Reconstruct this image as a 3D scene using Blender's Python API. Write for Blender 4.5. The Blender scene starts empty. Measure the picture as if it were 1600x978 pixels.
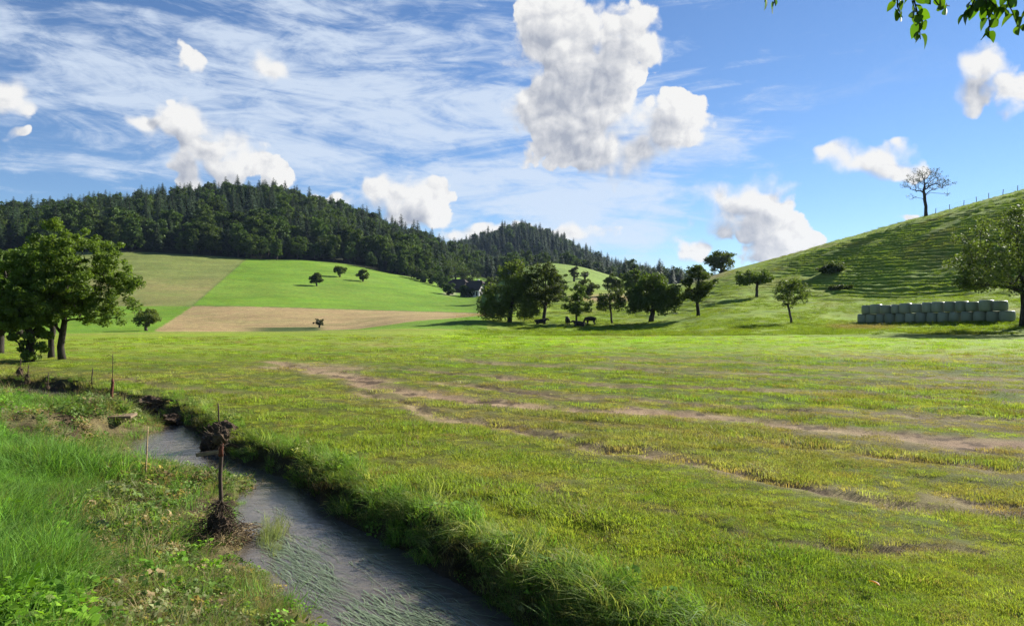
import bpy, bmesh, math, random
import numpy as np
from mathutils import Vector, Matrix

# ------------------------------------------------------------------ camera, sky, sun, exposure
SC = bpy.context.scene
COL = SC.collection
F, HZ, CZ = 1142.0, 485.0, 2.2          # focal length (px of a 1600 px frame), horizon row, eye height
cam_d = bpy.data.cameras.new('camera'); cam = bpy.data.objects.new('camera', cam_d); COL.objects.link(cam)
cam_d.sensor_width = 36.0; cam_d.lens = 36.0 * F / 1600.0
cam_d.shift_y = -(489.0 - HZ) / 1600.0
cam_d.clip_start = 0.05; cam_d.clip_end = 20000
cam.location = (0, 0, CZ); cam.rotation_euler = (math.pi / 2, 0, 0)
SC.camera = cam

SUN_AZ, SUN_EL = math.radians(53), math.radians(30)
S = Vector((math.sin(SUN_AZ) * math.cos(SUN_EL), math.cos(SUN_AZ) * math.cos(SUN_EL), math.sin(SUN_EL)))
sun_d = bpy.data.lights.new('sun', 'SUN'); sun = bpy.data.objects.new('sun', sun_d); COL.objects.link(sun)
sun_d.energy = 5.0; sun_d.angle = math.radians(0.55); sun_d.color = (1.0, 0.95, 0.86)
sun.rotation_euler = (-S).to_track_quat('-Z', 'Y').to_euler()
sun.location = (60, 40, 90)

SC.view_settings.view_transform = 'Standard'; SC.view_settings.look = 'None'
SC.view_settings.gamma = 1.0; SC.view_settings.use_curve_mapping = False
SC.view_settings.exposure = 1.3
DENOISE = True
SC.cycles.use_denoising = DENOISE; SC.cycles.denoising_prefilter = 'NONE'
SC.cycles.max_bounces = 6; SC.cycles.diffuse_bounces = 2; SC.cycles.glossy_bounces = 2
SC.cycles.transmission_bounces = 3; SC.cycles.transparent_max_bounces = 6; SC.cycles.volume_bounces = 0
SC.cycles.caustics_reflective = False; SC.cycles.caustics_refractive = False


class NT:
    """tiny node-tree builder"""
    def __init__(self, tree):
        self.t = tree; self.n = tree.nodes; self.l = tree.links
    def new(self, typ, **kw):
        nd = self.n.new(typ)
        for k, v in kw.items(): setattr(nd, k, v)
        return nd
    def link(self, a, b): self.l.new(a, b)
    def put(self, sock, v):
        if hasattr(v, 'node'): self.l.new(v, sock)
        elif v is not None: sock.default_value = v
    def math(self, op, a, b=None, c=None, clamp=False):
        nd = self.new('ShaderNodeMath', operation=op, use_clamp=clamp)
        for i, v in enumerate((a, b, c)):
            if v is not None: self.put(nd.inputs[i], v)
        return nd.outputs[0]
    def vmath(self, op, a, b=None, out=0):
        nd = self.new('ShaderNodeVectorMath', operation=op)
        self.put(nd.inputs[0], a)
        if b is not None: self.put(nd.inputs[1], b)
        return nd.outputs[out]
    def ramp(self, x, lo, hi, a=0.0, b=1.0, smooth=True):
        nd = self.new('ShaderNodeMapRange', interpolation_type='SMOOTHSTEP' if smooth else 'LINEAR', clamp=True)
        self.put(nd.inputs['Value'], x)
        for k, v in (('From Min', lo), ('From Max', hi), ('To Min', a), ('To Max', b)): self.put(nd.inputs[k], v)
        return nd.outputs[0]
    def mix(self, f, a, b, blend='MIX'):
        nd = self.new('ShaderNodeMix', data_type='RGBA', blend_type=blend)
        self.put(nd.inputs[0], f)
        for s, v in ((6, a), (7, b)):
            if not hasattr(v, 'node') and len(v) == 3: v = (*v, 1)
            self.put(nd.inputs[s], v)
        return nd.outputs[2]
    def noise(self, vec, scale, detail=4, rough=0.55, dist=0.0, typ='FBM'):
        nd = self.new('ShaderNodeTexNoise', noise_type=typ, normalize=True)
        if vec is not None: self.put(nd.inputs['Vector'], vec)
        self.put(nd.inputs['Scale'], scale); self.put(nd.inputs['Detail'], detail)
        self.put(nd.inputs['Roughness'], rough); self.put(nd.inputs['Distortion'], dist)
        return nd.outputs[0]


def build_world():
    w = bpy.data.worlds.new('World'); SC.world = w; w.use_nodes = True
    w.cycles.sampling_method = 'MANUAL'; w.cycles.sample_map_resolution = 256
    t = NT(w.node_tree); t.n.clear()
    out = t.new('ShaderNodeOutputWorld'); bg = t.new('ShaderNodeBackground'); t.link(bg.outputs[0], out.inputs[0])
    sky = t.new('ShaderNodeTexSky', sky_type='NISHITA', sun_disc=False)
    sky.sun_elevation = SUN_EL; sky.sun_rotation = SUN_AZ; sky.air_density = 0.9; sky.dust_density = 0.0; sky.ozone_density = 3.5
    d = t.new('ShaderNodeTexCoord').outputs['Generated']
    sep = t.new('ShaderNodeSeparateXYZ'); t.link(d, sep.inputs[0])
    az = t.math('ARCTAN2', sep.outputs[0], sep.outputs[1])
    el = t.math('ARCSINE', sep.outputs[2])
    comb = t.new('ShaderNodeCombineXYZ'); t.link(az, comb.inputs[0]); t.link(el, comb.inputs[1])
    q = comb.outputs[0]                                   # (azimuth, elevation, 0) in radians

    def ang(px, py):
        u, v = (px - 800) / F, (HZ - py) / F
        return math.atan(u), math.atan(v / math.sqrt(1 + u * u))
    # --- heaps of cumulus: (column, row, half width, half height)
    heaps = [(895, 105, 72, 85), (858, 45, 42, 62), (955, 95, 58, 70), (905, 190, 85, 62), (960, 238, 78, 42), (1045, 200, 48, 44),
             (1055, 163, 30, 30), (985, 55, 34, 45), (838, 165, 32, 48),
             (1165, 325, 62, 42), (1195, 360, 62, 42), (1128, 305, 34, 24), (1245, 384, 44, 24), (1205, 318, 32, 30), (1085, 384, 34, 16),
             (1350, 258, 56, 20), (1382, 250, 42, 24), (1310, 250, 32, 15), (1403, 266, 30, 17),
             (1552, 105, 52, 34), (1525, 142, 42, 20), (1590, 142, 34, 26), (1427, 330, 20, 9),
             (285, 192, 50, 26), (328, 228, 55, 34), (378, 262, 52, 28), (233, 187, 36, 16), (436, 272, 24, 26), (287, 268, 22, 26), (268, 163, 11, 9),
             (612, 306, 42, 28), (640, 330, 55, 24), (590, 298, 24, 20), (672, 310, 26, 20), (520, 312, 30, 14),
             (8, 150, 40, 30), (20, 219, 16, 8), (425, 115, 34, 20), (292, 88, 18, 26),
             (760, 372, 60, 22), (890, 365, 60, 18), (-260, 200, 110, 60), (1900, 240, 130, 60), (2100, 60, 120, 60), (-500, 30, 120, 60)]
    HC = []
    for px, py, rx, ry in heaps:
        a0, e0 = ang(px, py); a1, _ = ang(px + rx, py); _, e1 = ang(px, py - ry)
        HC.append((a0, e0, max(1e-3, (a1 - a0) * 1.22), max(1e-3, (e1 - e0) * 1.24)))
    # more heaps round the rest of the sky, behind and beside the camera
    rr = random.Random(5)
    for k in range(10):
        HC.append((math.radians(62 + 24 * k + rr.uniform(-8, 8)), math.radians(rr.uniform(9, 30)), rr.uniform(.08, .16), rr.uniform(.04, .08)))
    HC = [(a - 2 * math.pi if a > math.pi else a, e, x, y) for a, e, x, y in HC]

    # domain warp makes the outlines billow
    def noise2(vec, scale, detail, rough=.55, dist=0.0):
        nd = t.new('ShaderNodeTexNoise', noise_dimensions='2D', normalize=True); t.put(nd.inputs['Vector'], vec)
        for k_, v_ in (('Scale', scale), ('Detail', detail), ('Roughness', rough), ('Distortion', dist)): nd.inputs[k_].default_value = v_
        return nd
    def warped(vec):
        wn = noise2(vec, 16, 2.0, .6)
        off = t.vmath('SUBTRACT', wn.outputs['Color'], (.5, .5, .5))
        return t.vmath('ADD', vec, t.vmath('MULTIPLY', off, (.055, .05, 0))), t.vmath('ADD', vec, t.vmath('MULTIPLY', off, (.018, .018, 0)))
    def heap_field(vec, which, k_=.25):
        m = None
        for a0, e0, ra, re in which:
            nd = t.new('ShaderNodeVectorMath', operation='MULTIPLY_ADD'); t.put(nd.inputs[0], vec)
            nd.inputs[1].default_value = (1 / ra, 1 / re, 0); nd.inputs[2].default_value = (-a0 / ra, -e0 / re, 0)
            g = t.vmath('LENGTH', nd.outputs[0], out=1)
            m = g if m is None else t.math('SMOOTH_MIN', m, g, k_)
        return t.math('SUBTRACT', 1.0, t.math('MINIMUM', m, 2.5))
    def billow(vec):
        s_ = None
        for sc_, am in ((20, .60), (47, .30), (110, .08)):
            vo = t.new('ShaderNodeTexVoronoi', feature='F1', voronoi_dimensions='2D'); t.put(vo.inputs['Vector'], vec); vo.inputs['Scale'].default_value = sc_
            v_ = t.math('MULTIPLY', t.math('SUBTRACT', 1.0, t.math('POWER', vo.outputs['Distance'], 2.0)), am)
            s_ = v_ if s_ is None else t.math('ADD', s_, v_)
        return t.math('ADD', t.math('MULTIPLY', s_, .75), t.math('MULTIPLY', noise2(vec, 52, 3, .6).outputs[0], .36))
    qw, qv = warped(q)
    h0 = heap_field(qw, HC); b0 = billow(qv)
    edge = t.math('ADD', h0, t.math('MULTIPLY', t.math('SUBTRACT', b0, .76), 1.25))
    qb = t.vmath('ADD', qv, (.007, .009, 0))               # a step towards the sun
    b1 = billow(qb)
    big = [c for c in HC if c[2] > .02]
    h1 = heap_field(t.vmath('ADD', q, (.020, .027, 0)), HC)
    cum = t.ramp(edge, -.06, t.math('ADD', .06, t.math('MULTIPLY', t.ramp(noise2(q, 9, 3).outputs[0], .35, .7), .75)))
    relief = t.math('MULTIPLY', t.math('SUBTRACT', b0, b1), 1.15)
    depth = t.math('MULTIPLY', t.ramp(h1, -.2, .8), -.50)  # thick cloud between here and the sun
    soft = t.math('MULTIPLY', t.math('SUBTRACT', noise2(qw, 24, 4, .6).outputs[0], .5), .35)
    lit = t.math('ADD', t.math('ADD', t.math('ADD', relief, soft), depth), 1.03)
    lit = t.math('MINIMUM', t.math('MAXIMUM', lit, .35), 1.05)
    ccol = t.mix(t.ramp(lit, .35, 1.0, smooth=False), (.44, .48, .57), (1.0, .995, .985))
    # --- high streaked cloud
    rot = t.new('ShaderNodeMapping', vector_type='POINT'); t.link(q, rot.inputs[0])
    rot.inputs['Rotation'].default_value = (0, 0, math.radians(13)); rot.inputs['Scale'].default_value = (2.4, 13, 1)
    n1 = noise2(rot.outputs[0], 1.55, 6, .62, .6).outputs[0]
    rot2 = t.new('ShaderNodeMapping', vector_type='POINT'); t.link(q, rot2.inputs[0])
    rot2.inputs['Rotation'].default_value = (0, 0, math.radians(24)); rot2.inputs['Scale'].default_value = (8, 24, 1)
    n2 = noise2(rot2.outputs[0], 2.2, 4, .65, .4).outputs[0]
    cl = None
    for px, py, rx, ry, amp in ((660, 90, 330, 160, .62), (830, 300, 300, 130, .85), (620, 240, 300, 70, .5), (100, 60, 260, 60, .5), (190, 220, 190, 50, .35),
                                (900, 370, 150, 70, 1.0), (1120, 100, 130, 140, .22), (300, 110, 200, 60, .35), (-500, 120, 400, 180, .5), (600, -350, 700, 260, .5)):
        a0, e0 = ang(px, py); ra = rx / F; re = ry / F
        v = t.vmath('MULTIPLY', t.vmath('SUBTRACT', q, (a0, e0, 0)), (1 / ra, 1 / re, 0))
        g = t.math('MULTIPLY', t.math('EXPONENT', t.math('MULTIPLY', t.vmath('DOT_PRODUCT', v, v, out=1), -.9)), amp)
        cl = g if cl is None else t.math('ADD', cl, g)
    cl = t.math('MINIMUM', cl, 1.0)
    base = t.math('ADD', t.math('MULTIPLY', n1, 1.45), t.math('MULTIPLY', n2, .62))
    thr = t.math('SUBTRACT', 1.34, t.math('MULTIPLY', cl, .55))
    cir = t.math('MULTIPLY', t.ramp(t.math('SUBTRACT', base, thr), -.12, .42), t.math('MINIMUM', t.math('MULTIPLY', cl, 2.0), .82))
    # --- together; the sky is scaled to picture units first
    skyc = t.mix(1.0, sky.outputs[0], (SKY_T[0], SKY_T[1], SKY_T[2]), 'MULTIPLY')
    k = 1.0 / SKY_STR
    c1 = t.mix(cir, skyc, (.29 * k, .33 * k, .385 * k))
    ck = t.mix(1.0, ccol, (.372 * k, .372 * k, .372 * k), 'MULTIPLY')
    c2 = t.mix(cum, c1, ck)
    # clouds end at the true horizon
    up = t.ramp(el, -.02, .01)
    c3 = t.mix(up, skyc, c2)
    t.link(c3, bg.inputs[0]); bg.inputs[1].default_value = SKY_STR


SKY_STR = 0.057
SKY_T = (.72, .81, .93)
build_world()

# ------------------------------------------------------------------ helpers
RNG = np.random.default_rng(11)
def tag(o, label=None, cat=None, group=None, kind=None):
    if label: o['label'] = label
    if cat: o['category'] = cat
    if group: o['group'] = group
    if kind: o['kind'] = kind
    return o
def empty(name, loc=(0, 0, 0), rz=0.0):
    o = bpy.data.objects.new(name, None); COL.objects.link(o); o.location = loc; o.rotation_euler = (0, 0, rz)
    o.empty_display_size = .2
    return o
def mesh_np(name, v, f, mat=None, smooth=False):
    """v (N,3); f a list of arrays, each (M,k)"""
    if not isinstance(f, (list, tuple)): f = [f]
    f = [np.asarray(a, np.int32) for a in f if len(a)]
    me = bpy.data.meshes.new(name); v = np.asarray(v, np.float32)
    me.vertices.add(len(v)); me.vertices.foreach_set('co', v.ravel())
    loops = np.concatenate([a.ravel() for a in f]); tot = np.concatenate([np.full(len(a), a.shape[1], np.int32) for a in f])
    me.loops.add(len(loops)); me.loops.foreach_set('vertex_index', loops)
    me.polygons.add(len(tot)); st = np.zeros(len(tot), np.int32); st[1:] = np.cumsum(tot)[:-1]
    me.polygons.foreach_set('loop_start', st); me.polygons.foreach_set('loop_total', tot)
    if smooth: me.polygons.foreach_set('use_smooth', np.ones(len(tot), bool))
    me.update(calc_edges=True); me.validate()
    if mat: me.materials.append(mat)
    return me
def obj(name, me, parent=None, loc=None, rot=None):
    o = bpy.data.objects.new(name, me); COL.objects.link(o)
    if parent: o.parent = parent
    if loc is not None: o.location = loc
    if rot is not None: o.rotation_euler = rot
    return o
def attr(me, name, typ, dom, data):
    a = me.attributes.new(name, typ, dom)
    key = {'FLOAT': 'value', 'INT': 'value', 'FLOAT_VECTOR': 'vector', 'FLOAT_COLOR': 'color'}[typ]
    a.data.foreach_set(key, np.ascontiguousarray(data).ravel())
def _hash(ix, iy, seed):
    h = (ix.astype(np.int64) * 374761393 + iy.astype(np.int64) * 668265263 + seed * 982451653) & 0xffffffff
    h = ((h ^ (h >> 13)) * 1274126177) & 0xffffffff
    return ((h ^ (h >> 16)) & 0xffff) / 65535.0
def vnoise(x, y, seed=0):
    ix, iy = np.floor(x), np.floor(y); fx, fy = x - ix, y - iy
    fx = fx * fx * (3 - 2 * fx); fy = fy * fy * (3 - 2 * fy)
    a, b = _hash(ix, iy, seed), _hash(ix + 1, iy, seed); c, d = _hash(ix, iy + 1, seed), _hash(ix + 1, iy + 1, seed)
    return (a * (1 - fx) + b * fx) * (1 - fy) + (c * (1 - fx) + d * fx) * fy
def fbm(x, y, oct=4, seed=0, gain=.5):
    s, amp, tot = 0, 1.0, 0
    for o in range(oct):
        s = s + amp * vnoise(x * 2 ** o + 17.3 * o, y * 2 ** o - 9.1 * o, seed + o); tot += amp; amp *= gain
    return s / tot
def sst(x, a, b):
    t = np.clip((x - a) / (b - a), 0, 1); return t * t * (3 - 2 * t)
def on_plane(px, py, z=0.0):
    """pixel -> point of the level plane z"""
    Y = (CZ - z) * F / (np.asarray(py, float) - HZ)
    return (np.asarray(px, float) - 800) / F * Y, Y

# ------------------------------------------------------------------ terrain heights
ZW = -0.45                                            # water level
KN = {  # column -> (distance, row) of the ground seen along it
    -900: [(60, None), (130, 517), (200, 484), (370, 400), (560, 360), (650, 352), (900, 400)],
    -300: [(60, None), (130, 518), (200, 481), (370, 392), (560, 352), (650, 345), (900, 400)],
    0: [(60, None), (130, 519), (200, 481), (370, 392), (560, 360), (650, 356), (900, 400)],
    110: [(65, None), (130, 518.5), (200, 480), (370, 393), (560, 352), (680, 356), (1000, 430)],
    240: [(70, None), (130, 518), (200, 478), (370, 396), (560, 338), (680, 338), (1000, 420)],
    400: [(72, None), (130, 518), (200, 480), (380, 405), (560, 332), (680, 326), (1000, 420)],
    530: [(76, None), (130, 515), (210, 483), (400, 414), (560, 362), (680, 352), (1000, 430)],
    640: [(52, None), (78, 517.5), (100, 511), (125, 502), (160, 494), (220, 487), (400, 433), (560, 405), (700, 388), (1000, 420)],
    745: [(48, None), (80, 519.3), (95, 515), (110, 501), (140, 494), (230, 489), (330, 463), (420, 452), (560, 432), (800, 420), (950, 392), (1100, 388), (1500, 430)],
    800: [(48, None), (80, 519.8), (97, 519.6), (114, 502), (150, 486), (200, 470), (280, 441), (320, 427), (360, 426), (500, 440), (800, 430), (1000, 369), (1150, 372), (1500, 440)],
    850: [(48, None), (80, 519.8), (97, 519.6), (114, 502), (150, 482), (200, 465), (280, 423), (320, 411), (360, 412), (500, 440), (800, 430), (1000, 375), (1150, 378), (1500, 440)],
    900: [(48, None), (80, 519.8), (97, 519.6), (114, 502), (150, 481), (200, 463), (280, 426), (320, 416), (360, 417), (500, 440), (800, 435), (1000, 401), (1150, 403), (1500, 450)],
    960: [(48, None), (80, 519.8), (97, 519.6), (114, 502), (150, 480), (200, 462), (280, 440), (320, 433), (360, 436), (500, 450), (800, 445), (1000, 427), (1200, 432)],
    1060: [(48, None), (80, 519.5), (92, 516), (110, 497), (150, 470), (230, 444), (260, 446), (330, 455), (800, 455), (1000, 446), (1200, 450)],
    1150: [(52, None), (78, 518.5), (90, 508), (105, 490), (130, 465), (200, 420), (230, 421), (300, 440), (1000, 475)],
    1250: [(52, None), (76, 518.5), (88, 507), (105, 490), (125, 465), (185, 393), (215, 396), (300, 430), (1000, 475)],
    1350: [(70, None), (95, 504), (108, 483), (120, 464), (176, 364), (205, 368), (300, 420), (1000, 470)],
    1447: [(67, None), (86, 503), (100, 476), (112, 458), (170, 338), (195, 342), (300, 400), (1000, 470)],
    1600: [(63, None), (76, 501), (90, 470), (104, 444), (155, 296), (180, 301), (300, 370), (1000, 470)],
    1800: [(62, None), (75, 490), (90, 460), (104, 420), (150, 240), (180, 250), (300, 330), (1000, 470)],
    2500: [(62, None), (75, 490), (90, 460), (150, 260), (180, 270), (300, 330), (1000, 470)],
}
def pchip(x, y, xi):
    x, y = np.array(x, float), np.array(y, float); h = np.diff(x); d = np.diff(y) / h; m = np.zeros_like(y)
    for i in range(1, len(x) - 1):
        if d[i - 1] * d[i] > 0:
            w1, w2 = 2 * h[i] + h[i - 1], h[i] + 2 * h[i - 1]; m[i] = (w1 + w2) / (w1 / d[i - 1] + w2 / d[i])
    k = np.clip(np.searchsorted(x, xi) - 1, 0, len(x) - 2); t = np.clip((xi - x[k]) / h[k], 0, 1)
    t2, t3 = t * t, t * t * t
    return (2 * t3 - 3 * t2 + 1) * y[k] + (t3 - 2 * t2 + t) * h[k] * m[k] + (-2 * t3 + 3 * t2) * y[k + 1] + (t3 - t2) * h[k] * m[k + 1]
STEP = .66
LR = np.linspace(math.log(30), math.log(7000), 700)
def _table():
    cols, rows = [], []
    for px, kn in sorted(KN.items()):
        u = (px - 800) / F; s = math.sqrt(1 + u * u)
        xs, zs = [math.log(30)], [0.0]
        for Y, py in kn:
            xs.append(math.log(Y * s)); zs.append(0.0 if py is None else CZ - (py - HZ) * Y / F)
        xs += [math.log(7001)]; zs += [zs[-1] * .6]
        cols.append(math.atan(u)); rows.append(pchip(xs, zs, LR))
    flat = pchip([math.log(30), math.log(150), math.log(500), math.log(7001)], [0, 0.5, 22, 60], LR)
    cols = [-math.pi, math.radians(-85)] + cols + [math.radians(85), math.pi]; rows = [flat, flat] + rows + [flat, flat]
    A = np.linspace(-math.pi, math.pi, 2401); R = np.array(rows); T = np.empty((len(A), len(LR)))
    for j in range(len(LR)): T[:, j] = pchip(cols, R[:, j], A)
    kern = np.exp(-.5 * (np.arange(-12, 13) / 4.0) ** 2); kern /= kern.sum()
    Tp = np.concatenate([T[-12:], T, T[:12]]); T2 = sum(k * Tp[i:i + len(A)] for i, k in enumerate(kern))
    k2 = np.exp(-.5 * (np.arange(-6, 7) / 2.0) ** 2); k2 /= k2.sum()
    Tp = np.pad(T2, ((0, 0), (6, 6)), mode='edge'); T3 = sum(k * Tp[:, i:i + len(LR)] for i, k in enumerate(k2))
    return A, T3
TA, TZ = _table()
def far_h(x, y):
    a = np.arctan2(x, y); r = np.log(np.maximum(np.hypot(x, y), 1e-3))
    i = np.clip((a + math.pi) / (TA[1] - TA[0]), 0, len(TA) - 1.001); j = np.clip((r - LR[0]) / (LR[1] - LR[0]), 0, len(LR) - 1.001)
    i0, j0 = i.astype(int), j.astype(int); fi, fj = i - i0, j - j0
    z = (TZ[i0, j0] * (1 - fj) + TZ[i0, j0 + 1] * fj) * (1 - fi) + (TZ[i0 + 1, j0] * (1 - fj) + TZ[i0 + 1, j0 + 1] * fj) * fi
    return np.where(r < LR[0], 0.0, z)

# the brook: its two water lines, read off the picture on the water plane, then carried on out of frame
def _edge(pts, extra0, extra1):
    x, y = on_plane([p[0] for p in pts], [p[1] for p in pts], ZW)
    return np.array(extra0 + list(zip(x, y)) + extra1)
EDGE_L = _edge([(-160, 606), (40, 617), (94, 627), (150, 643), (190, 652), (235, 655), (268, 663), (262, 674), (222, 684), (202, 700), (205, 716), (290, 727), (360, 742),
                (415, 752), (395, 772), (370, 797), (376, 840), (392, 878), (428, 904), (470, 938), (505, 974), (552, 1035)], [(-34, 33), (-26, 27.5)], [(-.55, 4.0), (.5, 2.2), (1.6, 0), (3.0, -4), (4, -12)])
EDGE_R = _edge([(-140, 597), (60, 607), (116, 613), (150, 628), (190, 638), (240, 645), (276, 659), (318, 686), (334, 706), (368, 722), (441, 748), (484, 774), (526, 812), (616, 859), (685, 898),
                (783, 957), (870, 1020)], [(-34, 35), (-26, 29.5)], [(1.7, 4.0), (2.5, 2.4), (3.4, .3), (4.8, -4), (6, -12)])
POLY = np.concatenate([EDGE_L, EDGE_R[::-1]])
def seg_dist(x, y, P, closed=False):
    best = np.full(x.shape, 1e9); Q = np.concatenate([P, P[:1]]) if closed else P
    for (ax, ay), (bx, by) in zip(Q[:-1], Q[1:]):
        dx, dy = bx - ax, by - ay; L = dx * dx + dy * dy + 1e-12
        t = np.clip(((x - ax) * dx + (y - ay) * dy) / L, 0, 1)
        best = np.minimum(best, np.hypot(x - ax - t * dx, y - ay - t * dy))
    return best
def in_poly(x, y, P):
    c = np.zeros(x.shape, bool); Q = np.concatenate([P, P[:1]])
    for (ax, ay), (bx, by) in zip(Q[:-1], Q[1:]):
        cond = ((ay > y) != (by > y)); xi = (bx - ax) * (y - ay) / ((by - ay) if by != ay else 1e-9) + ax
        c ^= cond & (x < xi)
    return c
# streaks left by the flood and the tracks, as polylines on the field: (points, half width m, strength, depth m)
STREAKS = []
def _st(pts, w, s, dep):
    x, y = on_plane([p[0] for p in pts], [p[1] for p in pts]); STREAKS.append((np.array(list(zip(x, y))), w, s, dep))
_st([(430, 566), (520, 585), (640, 614), (760, 628), (860, 636), (1000, 646), (1150, 655), (1300, 671), (1450, 686), (1700, 706)], .42, 1.05, .07)
_st([(430, 574), (480, 569), (530, 578)], .9, .75, .02)
_st([(620, 575), (800, 592), (1000, 603), (1200, 611), (1400, 618), (1700, 630)], .30, .75, .10)
_st([(700, 560), (900, 574), (1150, 582), (1400, 588), (1700, 598)], .35, .6, .07)
_st([(700, 600), (900, 618), (1100, 630), (1300, 641), (1700, 662)], .3, .75, .10)
_st([(560, 610), (700, 650), (820, 676), (920, 692), (1020, 708), (1160, 738), (1320, 768), (1480, 790), (1750, 830)], .26, .8, .11)
_st([(860, 760), (980, 790), (1100, 815), (1250, 840), (1500, 870)], .16, .55, .07)
_st([(1500, 780), (1620, 800), (1750, 815)], .35, .6, .04)
_st([(1220, 690), (1400, 712), (1700, 745)], .2, .6, .08)
_st([(180, 585), (260, 602), (350, 612), (470, 622)], .2, .45, .05)
def near_fields(x, y):
    """masks used by colours, heights and planting alike"""
    n = x.shape; dirt = np.zeros(n); rut = np.zeros(n)
    wob = (fbm(x * .7, y * .7, 3, 5) - .5) * .9
    for P, w, s, dep in STREAKS:
        d = seg_dist(x + wob, y + wob * .7, P)
        rag = fbm(x * 1.6, y * 1.6, 3, 21)
        m = np.exp(-(d / (w * 1.45)) ** 2) * s
        dirt = np.maximum(dirt, m * sst(rag + s * .3, .36, .66)); rut = np.maximum(rut, np.exp(-(d / (w * .8)) ** 2) * dep)
    return dirt, rut
def side_dist(x, y):
    """distance outside the water; negative inside; and whether the nearer bank is the left one"""
    dl, dr = seg_dist(x, y, EDGE_L), seg_dist(x, y, EDGE_R); ins = in_poly(x, y, POLY)
    left = (dl < dr)
    d = np.minimum(dl, dr)
    return np.where(ins, -d, d), left
def height(x, y, detail=True):
    x = np.asarray(x, float); y = np.asarray(y, float); shp = x.shape; x, y = x.ravel(), y.ravel()
    z = far_h(x, y); r = np.hypot(x, y)
    # right-hand hill: trodden cattle terraces along the contour
    px = 800 + F * x / np.maximum(y, 1.0)
    far = (r > 60)
    if far.any():
        X, Yy, Z, P = x[far], y[far], z[far], px[far]
        n = (fbm(X * .02, Yy * .02, 3, 31) - .5)
        z2 = Z + n * np.clip((r[far] - 90) * .006, 0, 1.5) * np.where(P > 1120, .45, 1)
        m = sst(P, 1130, 1290) * sst(Z, 3.0, 5.0) * (Yy > 80) * (1 - sst(r[far], 255, 300))
        m2 = sst(P, 780, 830) * sst(-P, -1200, -1100) * sst(Yy, 112, 120) * (1 - sst(Yy, 175, 190)) * .55
        m3 = sst(-P, -420, -385) * sst(P, 150, 200) * sst(Yy, 225, 250) * (1 - sst(Yy, 345, 365)) * .35
        m = np.maximum(np.maximum(m, m2), m3)
        ph = z2 / STEP + (fbm(X * .07, Yy * .07, 4, 8, .6) - .5) * 2.3
        fr = ph - np.floor(ph); step = (np.where(fr < .80, fr / .80 * .08, .08 + (fr - .80) / .20 * .92) - fr) * STEP
        amp = sst(fbm(X * .13, Yy * .22, 3, 77), .18, .46)
        z2 = z2 + m * step * 1.2 * amp + m * (fbm(X * .45, Yy * .3, 3, 91) - .5) * .5
        z[far] = z2
    near = (r < 62)
    if near.any():
        X, Yy, Z = x[near], y[near], z[near]
        d, left = side_dist(X, Yy)
        dirt, rut = near_fields(X, Yy)
        fade = 1 - sst(np.hypot(X, Yy), 45, 62)
        g = (fbm(X * .35, Yy * .35, 4, 3) - .5) * .16 + (fbm(X * 2.6, Yy * 2.6, 3, 4) - .5) * .07
        zf = Z + (g - rut + rut * .9 * (fbm(X * 2.1, Yy * 2.1, 3, 15) - .2)) * fade
        rag = (fbm(X * 1.5, Yy * 1.5, 3, 41) - .5); rag2 = (fbm(X * 5, Yy * 5, 3, 42) - .5)
        dd = d + rag * .25
        # right bank: cut steeply; left bank: rises slowly to the meadow where the camera stands
        zf = zf - np.where(left, 0, .17 * np.exp(-(np.maximum(d, 0) / .9) ** 2))
        zr = ZW - .02 + (zf - ZW + .05) * sst(dd, -.02, .36 + rag * .25) + rag2 * .16 * np.exp(-((dd - .25) / .25) ** 2)
        topl = .10 + .16 * sst(d, 1.5, 5.5) + .25 * sst(d, 5, 12)
        steep = np.exp(-(((X + 9.4) / 1.5) ** 2 + ((Yy - 15.8) / 1.9) ** 2))   # the undercut by the board
        zl = ZW - .03 + (topl + g * 1.6 - ZW) * (.14 * sst(dd, -.02, .35) + .86 * sst(dd, .3 - .25 * steep, 2.9 - 2.2 * steep)) + rag2 * .1 * sst(dd, 0, .3)
        zb = np.where(left, zl, zr)
        zb = np.where(d < 0, ZW - .04 - .35 * sst(-d, 0, .5), zb)
        lf = np.where(left, 1 - sst(d, 9, 16), 1 - sst(d, .7, 1.2))
        behind = sst(Yy, -8, -3)
        w_ = np.where(d < 0, 1.0, lf)
        z[near] = zf * (1 - w_) + zb * w_
    return z.reshape(shp)
def ground(px, py, y0, y1):
    """the point of the ground seen at that pixel between two distances"""
    Y = np.linspace(y0, y1, 400); X = (px - 800) / F * Y; Z = height(X, Y)
    rows = HZ + (CZ - Z) * F / Y; i = int(np.argmin(np.abs(rows - py)))
    return float(X[i]), float(Y[i]), float(Z[i])
def at(px, Y):
    x = (px - 800) / F * Y; return x, Y, float(height(np.array([x]), np.array([Y]))[0])

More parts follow.
